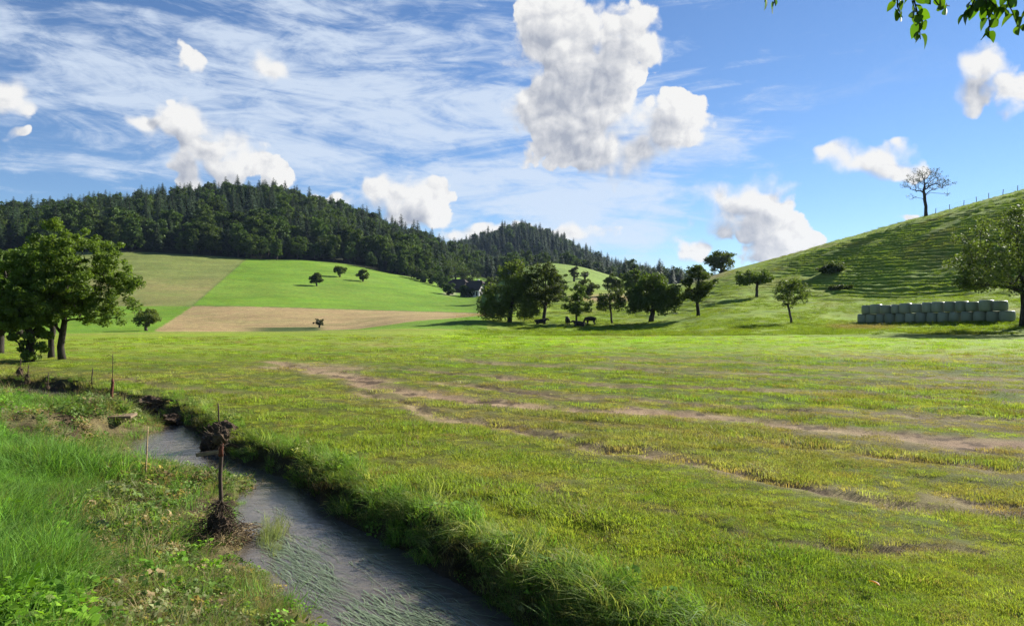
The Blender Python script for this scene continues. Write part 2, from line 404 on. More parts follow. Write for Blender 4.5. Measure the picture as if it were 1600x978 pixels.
# ------------------------------------------------------------------ materials
def new_mat(name):
    m = bpy.data.materials.new(name); m.use_nodes = True; t = NT(m.node_tree); t.n.clear()
    out = t.new('ShaderNodeOutputMaterial'); return m, t, out
def principled(t, col, rough=.8, spec=.25, normal=None):
    b = t.new('ShaderNodeBsdfPrincipled')
    if not hasattr(col, 'node') and len(col) == 3: col = (*col, 1)
    t.put(b.inputs['Base Color'], col); t.put(b.inputs['Roughness'], rough); t.put(b.inputs['Specular IOR Level'], spec)
    if normal is not None: t.link(normal, b.inputs['Normal'])
    return b
def bump(t, h, strength=.5, dist=.02):
    b = t.new('ShaderNodeBump'); b.inputs['Strength'].default_value = strength; b.inputs['Distance'].default_value = dist
    t.link(h, b.inputs['Height']); return b.outputs[0]
def leaf_mat(name, c0, c1, trans=.35, rough=.5, spec=.3, instanced=None, tmul=(1.25, 1.35, .5)):
    """two-sided leaf: reflects and lets light through; colour varies leaf by leaf (attribute rnd) and plant by plant"""
    m, t, out = new_mat(name)
    a = t.new('ShaderNodeAttribute', attribute_name='rnd').outputs['Fac']
    oi = t.new('ShaderNodeObjectInfo').outputs['Random']
    f = t.math('ADD', t.math('MULTIPLY', a, .7), t.math('MULTIPLY', oi, .3), clamp=True)
    col = t.mix(f, c0, c1)
    if instanced:
        g = t.new('ShaderNodeAttribute', attribute_type='INSTANCER', attribute_name=instanced).outputs['Color']
        col = t.mix(1.0, g, t.mix(f, (.7, .7, .7), (1.35, 1.3, 1.25)), 'MULTIPLY')
    hs = t.new('ShaderNodeHueSaturation'); t.put(hs.inputs['Value'], t.math('ADD', t.math('MULTIPLY', oi, .35), .82)); t.link(col, hs.inputs['Color'])
    t.put(hs.inputs['Hue'], t.math('ADD', t.math('MULTIPLY', t.math('FRACT', t.math('MULTIPLY', oi, 7.31)), .024), .488))
    col = hs.outputs[0]
    p = principled(t, col, rough, spec)
    tr = t.new('ShaderNodeBsdfTranslucent'); t.link(t.mix(1.0, col, tmul, 'MULTIPLY'), tr.inputs[0])
    mx = t.new('ShaderNodeMixShader'); mx.inputs[0].default_value = trans
    t.link(p.outputs[0], mx.inputs[1]); t.link(tr.outputs[0], mx.inputs[2]); t.link(mx.outputs[0], out.inputs[0])
    return m
def rough_mat(name, c0, c1, scale=6, rough=.85, bumps=.6, bdist=.02, stretch=(1, 1, 1), spec=.2, detail=6):
    m, t, out = new_mat(name)
    co = t.new('ShaderNodeTexCoord').outputs['Object']
    mp = t.new('ShaderNodeMapping'); mp.inputs['Scale'].default_value = stretch; t.link(co, mp.inputs[0])
    n = t.noise(mp.outputs[0], scale, detail, .62); n2 = t.noise(mp.outputs[0], scale * 5.3, 4, .6)
    f = t.ramp(t.math('ADD', t.math('MULTIPLY', n, .7), t.math('MULTIPLY', n2, .3)), .32, .68)
    p = principled(t, t.mix(f, c0, c1), rough, spec, bump(t, t.math('ADD', n, t.math('MULTIPLY', n2, .4)), bumps, bdist))
    t.link(p.outputs[0], out.inputs[0]); return m

def ground_mat():
    m, t, out = new_mat('ground_cover')
    co = t.new('ShaderNodeTexCoord').outputs['Object']
    c = t.new('ShaderNodeAttribute', attribute_name='col').outputs['Color']
    sep = t.new('ShaderNodeSeparateXYZ'); t.link(co, sep.inputs[0])
    dist = t.vmath('LENGTH', co, out=1)
    n1 = t.noise(co, .055, 5, .6); n2 = t.noise(co, .9, 5, .65); n3 = t.noise(co, 14, 4, .7); n4 = t.noise(co, 70, 3, .7)
    g = t.math('MULTIPLY', t.ramp(n1, .25, .75, .82, 1.18), t.ramp(n2, .25, .75, .78, 1.22))
    nf = t.ramp(dist, 25, 90)                       # fine mottling is coarser where blades blur together
    fine = t.mix(nf, t.mix(n4, (.45,) * 3, (1.5,) * 3), t.mix(t.noise(co, 2.6, 4, .75), (.45,) * 3, (1.55,) * 3))
    fine2 = t.mix(n3, (.72,) * 3, (1.28,) * 3)
    c1 = t.mix(1.0, c, fine, 'MULTIPLY'); c1 = t.mix(1.0, c1, fine2, 'MULTIPLY')
    vv = t.new('ShaderNodeCombineColor'); [t.link(g, s) for s in vv.inputs[:3]]
    c1 = t.mix(1.0, c1, vv.outputs[0], 'MULTIPLY')
    hue = t.new('ShaderNodeHueSaturation'); t.link(c1, hue.inputs['Color']); t.put(hue.inputs['Hue'], t.ramp(t.noise(co, .3, 4, .6), .3, .7, .488, .512))
    h = t.math('ADD', t.math('MULTIPLY', n3, .6), t.math('MULTIPLY', n4, .4))
    p = principled(t, hue.outputs[0], .9, .08, bump(t, h, .9, .06))
    t.link(p.outputs[0], out.inputs[0]); return m
M = {}
M['ground'] = ground_mat()
M['bark'] = rough_mat('bark', (.035, .028, .022), (.11, .09, .07), 9, .9, .8, .03, (1, 1, .25))
M['bark_dark'] = rough_mat('bark_dark', (.02, .017, .014), (.06, .05, .04), 9, .9, .8, .03, (1, 1, .25))
M['leaf_tree'] = leaf_mat('leaf_tree', (.048, .07, .02), (.135, .175, .045), .38, .6, .12)
M['leaf_left'] = leaf_mat('leaf_left', (.045, .075, .018), (.13, .19, .04), .40, .55, .15)
M['leaf_broad'] = leaf_mat('leaf_broad', (.03, .055, .015), (.10, .145, .035), .28, .65, .1)
M['leaf_conifer'] = leaf_mat('leaf_conifer', (.014, .030, .012), (.04, .068, .022), .12, .6, .2)
M['leaf_hang'] = leaf_mat('leaf_hang', (.05, .10, .012), (.11, .17, .02), .5, .4, .4, tmul=(1.5, 1.7, .35))
M['leaf_sparse'] = leaf_mat('leaf_sparse', (.03, .04, .02), (.08, .085, .05), .3)
M['grass'] = leaf_mat('grass_blade', (.1, .1, .1), (.2, .2, .2), .42, .6, .1, 'gcol', tmul=(1.25, 1.3, .55))
M['straw'] = rough_mat('straw', (.14, .095, .045), (.36, .27, .14), 30, .85, .3)
M['twig'] = rough_mat('twig', (.03, .022, .016), (.11, .08, .05), 25, .9, .4)
M['earth'] = rough_mat('earth', (.025, .018, .012), (.12, .08, .05), 7, .95, 1.0, .05)
M['wood'] = rough_mat('weathered_wood', (.10, .07, .045), (.30, .22, .14), 8, .8, .5, .01, (1, 8, 8))
M['wood_dark'] = rough_mat('dark_wood', (.03, .022, .016), (.10, .07, .05), 8, .85, .5, .01, (6, 6, .6))
M['rust'] = rough_mat('rusty_paint', (.06, .02, .014), (.16, .05, .03), 20, .75, .4, .004)

# ------------------------------------------------------------------ ground sheet
def swath(x, y):
    """rows of cut grass left by the mower, along the track"""
    xr, yr = x * .81 - y * .58, x * .58 + y * .81
    w = yr + (fbm(xr * .12, yr * .12, 3, 56) - .5) * 2.2; p = .5 + .5 * np.sin(w * 2 * math.pi / 1.55)
    return p ** 1.5 * sst(fbm(xr * .10, yr * .7, 3, 58), .30, .58)
def colours(x, y, z, soil=False):
    r = np.hypot(x, y); Y = np.maximum(y, 1e-3); px = np.where(y > 1, 800 + F * x / Y, np.where(x > 0, 3000, -1500)); py = HZ + (CZ - z) * F / Y
    n = len(x); c = np.empty((n, 3)); c[:] = (.188, .226, .036)
    def mixin(m, col):
        nonlocal c
        m = np.clip(m, 0, 1)[:, None]; c = c * (1 - m) + np.array(col) * m
    nz = fbm(x * .12, y * .12, 4, 50); nz2 = fbm(x * .5, y * .5, 4, 51); nz3 = fbm(x * .03, y * .03, 4, 52)
    near = 1 - sst(r, 52, 66)
    # mown meadow: straw-coloured and greener patches, drawn out along the flood
    xr, yr = x * .81 - y * .58, x * .58 + y * .81
    fl = fbm(xr * .16, yr * .9, 4, 53)
    mixin(near * sst(fl, .45, .7) * .55, (.25, .235, .065))
    mixin(near * sst(nz2, .52, .72) * .6, (.10, .17, .018))
    rows = fbm(xr * .05 + 3, yr * .75, 4, 57); zone = near * sst(r, 9, 14) * sst(px, 620, 900)
    mixin(zone * sst(rows, .56, .68) * .65, (.19, .145, .075)); mixin(zone * sst(-rows, -.44, -.34) * .6, (.10, .165, .018))
    sw = swath(x, y) * near * sst(r, 5, 9)
    mixin(sw * .6, (.125, .18, .03)); mixin((1 - swath(x, y)) * near * sst(r, 8, 14) * sst(fl, .42, .62) * .32, (.215, .175, .075))
    # brighter crop band before the trees
    band = sst(py, 512, 515) * sst(-py, -566, -530) * sst(px, 560, 760) * (r < 84)
    mixin(band, (.18, .27, .016)); mixin(band * sst(nz2, .5, .8) * .4, (.17, .19, .035))
    lb = (r < 75) * sst(-px, -640, -480) * sst(-py, -600, -535)
    mixin(lb * .8, (.165, .235, .018)); mixin(lb * sst(fl, .5, .7) * .5, (.15, .16, .035))
    # slope with the orchard trees and the right-hand hill
    slope = (r > 66) * sst(px, 690, 820)
    mixin(slope, (.16, .225, .02)); mixin(slope * sst(nz, .5, .8) * .6, (.17, .175, .035)); mixin(slope * sst(nz2, .55, .75) * .6, (.07, .105, .015))
    hill = slope * sst(px, 1120, 1260) * sst(z, 3, 5)
    mixin(hill * .7, (.15, .21, .02)); mixin(hill * sst(nz, .52, .75) * .6, (.17, .175, .035))
    mixin((r > 66) * sst(px, 1220, 1300) * sst(-px, -1420, -1370) * sst(py, 506, 509) * sst(-py, -517, -513) * .8 * sst(nz, .3, .5), (.21, .165, .08))
    mixin((r > 100) * np.exp(-((px - 950) / 55) ** 2 - ((py - 466) / 6) ** 2) * 1.1 * (Y < 230), (.30, .215, .115))
    mixin((r > 100) * np.exp(-((px - 1085) / 60) ** 2 - ((py - 436 + (px - 1085) * .16) / 4.5) ** 2) * .9 * (Y < 280), (.26, .20, .09))
    dome = (Y > 225) * (Y < 430) * sst(px, 750, 780) * sst(-px, -1100, -1060)
    mixin(dome, (.155, .225, .045)); mixin(dome * sst(nz, .5, .8) * .5, (.17, .21, .06))
    # left hill: fields side by side
    lf = (r > 92) * (px < 760)
    mixin(lf, (.115, .205, .016)); mixin(lf * sst(nz, .45, .8) * .4, (.11, .19, .03))
    edge = px - (300 + (478 - py) / (478 - 404) * 85)                      # boundary running up to the wood
    up = (Y > 190) * sst(-py, -479.5, -477.5) * (px < 500)
    old = up * sst(-edge, -3, 2)
    mixin(old, (.145, .17, .045)); mixin(old * sst(py, 425, 452) * sst(nz3 + nz * .4, .42, .75) * .6, (.215, .17, .07)); mixin(old * sst(np.sin(py * 1.25 + nz * 7), .2, .9) * .35 * sst(-py, -440, -420), (.10, .125, .03)); mixin(old * sst(nz, .5, .7) * .4, (.12, .155, .035))
    fresh = lf * sst(edge, -2, 3) * (Y > 190)
    mixin(fresh * sst(np.sin(py * 1.1 + px * .012 + nz * 3), .1, .9) * .28, (.085, .165, .014)); mixin(fresh * sst(nz3, .5, .62) * .45, (.15, .225, .03))
    # stubble strip
    top = np.interp(px, [240, 300, 420, 530, 745, 760], [478, 478, 479.5, 483, 489, 489]); bot = np.interp(px, [110, 240, 450, 560, 650, 745, 760], [519, 518.5, 518.5, 514.5, 502, 494.5, 494.5])
    top = top + (nz2 - .5) * 2.4; bot = bot + (nz2 - .5) * 2.0
    leftb = px + (nz2 - .5) * 9 - (240 + (518 - py) / 40 * 62)
    tan = (r > 84) * sst(py - top, -.6, .9) * sst(bot - py, -.4, .9) * sst(leftb, -2, 3) * (px < 770)
    mixin(tan, (.285, .215, .10)); mixin(tan * sst(np.sin(py * 1.9 + nz * 5), .0, .9) * .45, (.23, .155, .075)); mixin(tan * sst(nz, .55, .7) * .35, (.2, .19, .07))
    weeds = tan * sst(py, 508.5, 511) * sst(px, 360, 430) * sst(-px, -515, -490) * (py > 511 + (px - 500) * -.01)
    mixin(weeds, (.05, .075, .02))
    bord = lf * (np.exp(-((py - top) / .7) ** 2) * (px > 300) + np.exp(-((edge) / 2.0) ** 2) * up * .7)
    mixin(bord * .55, (.06, .075, .025))
    # farm yard and track
    mixin((Y > 250) * np.exp(-((px - 703) / 9) ** 2 - ((py - 459) / 2.5) ** 2), (.3, .26, .2))
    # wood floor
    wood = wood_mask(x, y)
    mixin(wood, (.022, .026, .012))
    # brook, banks, bare soil
    nr = r < 62
    d = np.full(n, 50.0); left = np.zeros(n, bool); dirt = np.zeros(n)
    if nr.any():
        d[nr], left[nr] = side_dist(x[nr], y[nr]); dirt[nr], _ = near_fields(x[nr], y[nr])
    c = c * (1 - .5 * ((~left) & (d > .1) & soil).astype(float) * (1 - sst(r, 22, 50)))[:, None]
    mixin(dirt * near, (.27, .195, .115))
    mixin(sst(dirt, .3, .6) * sst(fbm(x * 2.2, y * 2.2, 3, 71), .60, .68) * near, (.10, .072, .045))
    leftside = left & (d > 0) & nr
    mixin(leftside * sst(d, 1.0, 2.2), (.095, .20, .03))
    # trodden, flooded bank on the left: litter and mud in patches
    mud = leftside * (1 - sst(d, 1.8, 3.0 )) * sst(fbm(x * .9, y * .9, 4, 60), .40, .6)
    mixin(leftside * (1 - sst(d, 1.2, 2.6)), (.12, .125, .045)); mixin(mud * .6, (.16, .11, .065)); mixin(mud * sst(fbm(x * 3, y * 3, 3, 61), .5, .7), (.05, .035, .022))
    rightbank = (~left) & (d > -.1) & nr
    mixin(rightbank * (1 - sst(d, .2, .5)), (.05, .04, .022))
    mixin((d < .02) & nr, (.06, .05, .035))
    return c, d, left, dirt
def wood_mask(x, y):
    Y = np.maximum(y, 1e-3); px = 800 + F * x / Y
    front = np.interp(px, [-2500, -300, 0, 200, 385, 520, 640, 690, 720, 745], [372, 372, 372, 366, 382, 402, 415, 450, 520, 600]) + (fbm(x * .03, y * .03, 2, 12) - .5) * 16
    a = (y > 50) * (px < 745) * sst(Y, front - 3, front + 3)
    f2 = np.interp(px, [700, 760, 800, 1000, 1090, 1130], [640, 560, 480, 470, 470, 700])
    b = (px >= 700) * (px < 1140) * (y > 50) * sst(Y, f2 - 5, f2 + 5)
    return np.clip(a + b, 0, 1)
def build_ground():
    rows = [np.linspace(.6, 3.5, 16)[:-1]]
    for a, b, s in ((3.5, 25, .0095), (25, 65, .011), (65, 185, .0024), (185, 420, .0085), (420, 1200, .014), (1200, 5000, .06)):
        k = int(math.log(b / a) / s); rows.append(np.exp(np.linspace(math.log(a), math.log(b), k + 1))[:-1])
    R = np.concatenate(rows + [[5000.0]])
    half = np.concatenate([np.arange(0, .70, .0022), np.linspace(.70, math.pi, 60)[:-1]])
    A = np.concatenate([-half[1:][::-1], half, [math.pi]]); A[0] = -math.pi + .0001 if A[0] < -math.pi else A[0]
    na, nr = len(A), len(R)
    aa, rr = np.meshgrid(A, R, indexing='ij'); x = (np.sin(aa) * rr).ravel(); y = (np.cos(aa) * rr).ravel()
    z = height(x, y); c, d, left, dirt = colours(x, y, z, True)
    v = np.stack([x, y, z], 1)
    i = np.arange(na)[:, None]; j = np.arange(nr - 1)[None]; i2 = (i + 1) % na
    q = np.stack([i * nr + j, i * nr + j + 1, i2 * nr + j + 1, i2 * nr + j], -1).reshape(-1, 4)
    v = np.concatenate([v, [[0, 0, float(z.reshape(na, nr)[:, 0].mean())]]]); c = np.concatenate([c, c[:1]])
    ii = np.arange(na); tri = np.stack([np.full(na, na * nr), ii * nr, ((ii + 1) % na) * nr], 1)
    me = mesh_np('ground', v, [q, tri], M['ground'], True)
    attr(me, 'col', 'FLOAT_COLOR', 'POINT', np.concatenate([c, np.ones((len(c), 1))], 1).astype(np.float32))
    return tag(obj('ground', me), kind='structure')
build_ground()

# ------------------------------------------------------------------ brook water
def build_water():
    m, t, out = new_mat('brook_water')
    co = t.new('ShaderNodeTexCoord').outputs['Object']
    mp = t.new('ShaderNodeMapping'); mp.inputs['Rotation'].default_value = (0, 0, math.radians(52)); mp.inputs['Scale'].default_value = (1.6, 5.0, 1); t.link(co, mp.inputs[0])
    n1 = t.noise(mp.outputs[0], 1.6, 5, .6, .8); n2 = t.noise(mp.outputs[0], 6, 4, .6, .6); n3 = t.noise(co, 2.2, 4, .6, .5)
    col = t.mix(t.ramp(n1, .3, .7), (.078, .066, .050), (.125, .106, .082))
    fo = t.noise(mp.outputs[0], 9, 6, .7, 1.5); patch = t.noise(co, .9, 3, .5)
    foam = t.math('MULTIPLY', t.ramp(fo, .63, .69), t.ramp(patch, .46, .60))
    col = t.mix(foam, col, (.62, .62, .6))
    h = t.math('ADD', t.math('MULTIPLY', n1, .8), t.math('ADD', t.math('MULTIPLY', n2, .35), t.math('MULTIPLY', n3, .3)))
    p = principled(t, col, t.mix(foam, (.045,) * 3, (.6,) * 3), .5, bump(t, h, .16, .05)); p.inputs['IOR'].default_value = 1.33
    p.inputs['Subsurface Weight'].default_value = .85; p.inputs['Subsurface Radius'].default_value = (.30, .27, .22); p.inputs['Subsurface Scale'].default_value = 1.0
    t.link(p.outputs[0], out.inputs[0])
    # a sheet that follows the brook and ends inside its banks
    def resamp(P, k):
        s = np.concatenate([[0], np.cumsum(np.hypot(*np.diff(P, axis=0).T))]); u = np.linspace(0, s[-1], k)
        return np.stack([np.interp(u, s, P[:, 0]), np.interp(u, s, P[:, 1])], 1)
    k = 160; Rr = resamp(EDGE_R, k); L = np.empty_like(Rr); Ld = resamp(EDGE_L, 900)
    prev = 0
    for i, p_ in enumerate(Rr):
        dd = np.hypot(*(Ld - p_).T); L[i] = Ld[int(np.argmin(dd))]
    mid = (L + Rr) / 2; tn = np.gradient(mid, axis=0)
    for _ in range(3): tn = (np.roll(tn, 1, 0) + tn + np.roll(tn, -1, 0)) / 3
    tn /= np.hypot(*tn.T)[:, None] + 1e-9; nn = np.stack([-tn[:, 1], tn[:, 0]], 1)
    hw = np.hypot(*(L - Rr).T) / 2 + .55
    k2 = 9; vs = []
    for s in np.linspace(-1, 1, k2): vs.append(mid + nn * (hw * s)[:, None])
    V = np.stack(vs, 1).reshape(-1, 2); z = np.full(len(V), ZW)
    i = np.arange(k - 1)[:, None] * k2; j = np.arange(k2 - 1)[None]
    q = np.stack([i + j, i + j + 1, i + k2 + j + 1, i + k2 + j], -1).reshape(-1, 4)[:, ::-1]
    me = mesh_np('brook_water', np.column_stack([V, z]), [q], m, True)
    return tag(obj('brook_water', me), kind='structure')
build_water()

# ------------------------------------------------------------------ shape helpers
def tubes(P0, P1, R0, R1, k=5):
    """tapered k-sided segments, one per edge"""
    P0, P1 = np.asarray(P0, float), np.asarray(P1, float); R0, R1 = np.asarray(R0, float), np.asarray(R1, float)
    d = P1 - P0; L = np.linalg.norm(d, axis=1, keepdims=True) + 1e-9; d = d / L
    ref = np.where(np.abs(d[:, 2:3]) < .9, [[0, 0, 1.0]], [[1.0, 0, 0]]); a = np.cross(d, ref); a /= np.linalg.norm(a, axis=1, keepdims=True) + 1e-9; b = np.cross(d, a)
    th = np.arange(k) * 2 * math.pi / k; ring = a[:, None] * np.cos(th)[None, :, None] + b[:, None] * np.sin(th)[None, :, None]
    v = np.concatenate([P0[:, None] + ring * R0[:, None, None], P1[:, None] + ring * R1[:, None, None]], 1)
    n = len(P0); base = (np.arange(n) * 2 * k)[:, None]; j = np.arange(k)[None]; j2 = (j + 1) % k
    q = np.stack([base + j, base + j2, base + k + j2, base + k + j], -1).reshape(-1, 4)
    return v.reshape(-1, 3), q
def tube_path(pts, rad, k=7, cap=True):
    """one continuous tube along a polyline -> verts, quads, tris"""
    P = np.asarray(pts, float); n = len(P); T = np.gradient(P, axis=0); T /= np.linalg.norm(T, axis=1, keepdims=True) + 1e-9
    ref = np.array([1.0, 0, 0]) if abs(T[0, 2]) > .7 else np.array([0, 0, 1.0]); vs = []
    for i in range(n):
        a = np.cross(T[i], ref); a /= np.linalg.norm(a) + 1e-9; b = np.cross(T[i], a)
        th = np.arange(k) * 2 * math.pi / k; vs.append(P[i] + (a * np.cos(th)[:, None] + b * np.sin(th)[:, None]) * rad[i])
    v = np.concatenate(vs + [P[:1], P[-1:]]); i = np.arange(n - 1)[:, None] * k; j = np.arange(k)[None]; j2 = (j + 1) % k
    q = np.stack([i + j, i + j2, i + k + j2, i + k + j], -1).reshape(-1, 4); j = np.arange(k); j2 = (j + 1) % k
    t = np.concatenate([np.stack([np.full(k, n * k), j2, j], 1), np.stack([np.full(k, n * k + 1), (n - 1) * k + j, (n - 1) * k + j2], 1)])
    return v, q, t
LEAF_K = 1.3
def leaves(C, size, rng, up=.35, aspect=.55, droop=None):
    """one folded four-sided leaf for each centre -> verts, quads"""
    n = len(C); nrm = rng.normal(size=(n, 3)); nrm[:, 2] = np.abs(nrm[:, 2]) + up; nrm /= np.linalg.norm(nrm, axis=1, keepdims=True)
    d = rng.normal(size=(n, 3))
    if droop is not None: d[:, 2] -= droop
    d -= nrm * (d * nrm).sum(1, keepdims=True); d /= np.linalg.norm(d, axis=1, keepdims=True) + 1e-9; s = np.cross(nrm, d)
    size = np.broadcast_to(np.asarray(size, float) * LEAF_K, (n,))[:, None] * rng.uniform(.65, 1.3, (n, 1)); w = size * aspect * rng.uniform(.75, 1.25, (n, 1))
    v = np.stack([C - d * size * .5, C + s * w * .5 + nrm * w * .16 - d * size * .05, C + d * size * .5, C - s * w * .5 + nrm * w * .16 - d * size * .05], 1)
    return v.reshape(-1, 3), np.arange(n * 4).reshape(n, 4)
def crown_mesh(name, v, q, mat, rnd):
    me = mesh_np(name, v, [q], mat); attr(me, 'rnd', 'FLOAT', 'FACE', rnd.astype(np.float32)); return me
def make_tree(seed, H, W, trunk_r, bottom=.28, n_clump=70, n_leaf=6000, leaf=.22, lobes=None, lean=(0, 0), clump=.11, droop=None, leafmat='leaf_tree', bark='bark',
              trunk_top=.72, squash=.75, forks=1, tubek=5, aspect=.62, shell=.5):
    n_leaf = int(n_leaf * 1.25); clump *= .98
    """a broadleaved tree of height H and width W (metres): branching skeleton that reaches every leaf clump"""
    rng = np.random.default_rng(seed)
    if lobes is None: lobes = [(0, 0, .5 + bottom * .5, .5, .5 * (1 - bottom))]
    # clump centres in the lobes; lobe = (x, y, z, horizontal radius / W, vertical radius / H), in units of W, W, H
    vol = np.array([l[3] ** 2 * l[4] for l in lobes]); pick = rng.choice(len(lobes), n_clump, p=vol / vol.sum()); C = []
    for k in pick:
        lx, ly, lz, lr, lh = lobes[k]; d = rng.normal(size=3); d /= np.linalg.norm(d); rad = rng.uniform(shell ** 3, 1) ** (1 / 3) * rng.uniform(.74, 1.2)
        C.append(((lx + d[0] * lr * rad) * W, (ly + d[1] * lr * rad) * W, (lz + d[2] * lh * rad) * H))
    C = np.array(C); C[:, 2] = np.maximum(C[:, 2], bottom * H * .8)
    nodes, par = [], []
    nt = 9; ax = np.linspace(0, trunk_top, nt)
    wob = np.cumsum(rng.normal(0, .012, (nt, 2)), 0) * H
    for i, h in enumerate(ax):
        nodes.append((wob[i, 0] * (i > 0) + lean[0] * H * h, wob[i, 1] * (i > 0) + lean[1] * H * h, h * H)); par.append(i - 1)
    tip = [None] * len(C); order = np.argsort(np.hypot(C[:, 0], C[:, 1]) + .2 * np.abs(C[:, 2] - .5 * H))
    for k in order:
        c = C[k]; N = np.array(nodes); dv = c - N; dist = np.linalg.norm(dv, axis=1)
        cost = dist + 1.6 * np.maximum(0, N[:, 2] - c[2] + .04 * H) + np.where(N[:, 2] < bottom * H * .62, 3 * H, 0)
        if droop: cost = dist + .3 * np.maximum(0, c[2] - N[:, 2])
        j = int(np.argmin(cost)); a = N[j]; m = 3; prev = j; L = dist[j]
        for s in range(1, m + 1):
            t = s / m; p = a + (c - a) * t + np.array([0, 0, 1]) * L * .12 * math.sin(math.pi * t) + rng.normal(0, .035, 3) * L * (s < m)
            nodes.append(tuple(p)); par.append(prev); prev = len(nodes) - 1
        tip[k] = prev
    N = np.array(nodes); n = len(N); w = np.zeros(n)
    for i in range(n - 1, -1, -1):
        if w[i] == 0: w[i] = 1.0
        if par[i] >= 0: w[par[i]] += w[i]
    r = trunk_r * (w / w[0]) ** .56; r = np.maximum(r, trunk_r * .035)
    flare = 1 + .35 * np.exp(-N[:, 2] / (trunk_r * 2.2)); r = r * np.where(np.arange(n) < nt, flare, 1)
    N[0, 2] -= .25
    e = np.array([(par[i], i) for i in range(1, n)]); ist = e[:, 1] < nt
    tv, tq, tt = tube_path(N[:nt], r[:nt], 12)
    b = e[~ist]; v, q = tubes(N[b[:, 0]], N[b[:, 1]], np.minimum(r[b[:, 0]], r[b[:, 1]] * 1.35), r[b[:, 1]], tubek)
    trunk = mesh_np('trunk', np.concatenate([tv, v]), [tq, tt, q + len(tv)], M[bark], True)
    # leaves: dense at the clump, thinning out, flattened
    sz = clump * (W * W * H) ** (1 / 3) * rng.uniform(.5, 1.4, n_clump); pc = sz ** 2 / (sz ** 2).sum(); which = rng.choice(n_clump, n_leaf, p=pc)
    off = rng.normal(size=(n_leaf, 3)); off /= np.linalg.norm(off, axis=1, keepdims=True); off *= (rng.uniform(0, 1, (n_leaf, 1)) ** .45); off[:, 2] *= squash
    if droop: off[:, 2] = off[:, 2] * 1.2 - np.abs(rng.normal(0, droop, n_leaf))
    P = C[which] + off * sz[which][:, None]
    v, q = leaves(P, leaf, rng, aspect=aspect, droop=droop)
    shade = rng.uniform(0, 1, n_clump)
    cr = crown_mesh('crown', v, q, M[leafmat], np.clip(shade[which] * .55 + rng.uniform(0, .45, n_leaf), 0, 1))
    return trunk, cr
def put_tree(name, meshes, loc, rz, label, cat='tree', group=None, scale=1.0):
    e = empty(name, loc, rz); e.scale = (scale,) * 3 if not hasattr(scale, '__len__') else scale
    for nm, me in zip(('trunk', 'crown'), meshes): obj(nm, me, e)
    return tag(e, label, cat, group)

# ------------------------------------------------------------------ trees that stand singly
PXM = lambda Y: F / Y
def single(name, label, px, py, y0, y1, h_px, w_px, seed, **kw):
    x, y, z = ground(px, py, y0, y1); H, W = h_px * y / F, w_px * y / F
    group = kw.pop('group', None); cat = kw.pop('cat', 'tree'); tr = kw.pop('trunk_px', 5) * y / F / 2
    return put_tree(name, make_tree(seed, H, W, tr, **kw), (x, y, z), 0, label, cat, group)
G1 = 'orchard trees along the foot of the slope'
single('fruit_tree', 'tall dark tree with drooping ragged crown, leftmost of the row behind the meadow', 796, 503, 100, 130, 98, 88, 101, trunk_px=6, bottom=.05, n_clump=170, n_leaf=13000, leaf=.26, clump=.085,
       lobes=[(.05, 0, .62, .30, .36), (-.22, 0, .36, .27, .26), (.28, 0, .36, .22, .26), (.08, 0, .86, .16, .13), (-.36, 0, .2, .15, .16), (.3, 0, .2, .18, .14), (-.12, 0, .2, .2, .14)], droop=.5, bark='bark_dark', group=G1)
single('fruit_tree', 'tall airy tree with forked trunk, second of the row behind the meadow', 850, 503, 100, 130, 92, 72, 102, trunk_px=5, bottom=.28, n_clump=130, n_leaf=7500, leaf=.24, clump=.085,
       lobes=[(.0, 0, .66, .42, .33), (-.25, 0, .5, .24, .17), (.28, 0, .48, .24, .16), (.05, 0, .9, .2, .1)], bark='bark_dark', group=G1)
single('fruit_tree', 'light green slim tree standing over the resting cattle', 902, 506, 98, 125, 62, 44, 103, trunk_px=3, bottom=.26, n_clump=60, n_leaf=3600, leaf=.22, clump=.11,
       lobes=[(0, 0, .5, .47, .26), (-.02, 0, .78, .26, .2), (-.02, 0, .95, .1, .08)], leafmat='leaf_left', group=G1)
single('fruit_tree', 'small thin tree with leaning trunk between the cattle and the broad dark tree', 957, 505, 98, 125, 56, 46, 104, trunk_px=3, bottom=.40, n_clump=48, n_leaf=2400, leaf=.22, clump=.11,
       lobes=[(-.1, 0, .62, .44, .26), (.08, 0, .85, .3, .16)], lean=(-.10, 0), group=G1)
single('fruit_tree', 'broad dense dark tree with crown reaching almost to the grass', 1017, 503, 98, 125, 76, 94, 105, trunk_px=7, bottom=.08, n_clump=160, n_leaf=12500, leaf=.28, clump=.1,
       lobes=[(.05, 0, .62, .36, .34), (-.3, 0, .45, .22, .24), (.3, 0, .48, .22, .24), (0, 0, .4, .4, .22), (.1, 0, .85, .22, .14)], bark='bark_dark', group=G1)
single('fruit_tree', 'upright dark tree with clear trunk and long shadow, right of the broad one', 1091, 494, 100, 135, 81, 54, 106, trunk_px=5, bottom=.32, n_clump=75, n_leaf=4800, leaf=.26, clump=.105,
       lobes=[(0, 0, .62, .44, .26), (.06, 0, .85, .32, .15), (-.2, 0, .45, .25, .14)], bark='bark_dark', group=G1)
single('fruit_tree', 'low spreading tree with wide flat crown halfway up the pasture slope', 1182, 464, 125, 165, 46, 60, 107, trunk_px=4, bottom=.38, n_clump=60, n_leaf=4200, leaf=.3, clump=.12,
       lobes=[(-.08, 0, .68, .44, .24), (-.25, 0, .55, .26, .16), (.2, 0, .7, .3, .2)], lean=(.06, 0), bark='bark_dark', group=G1)
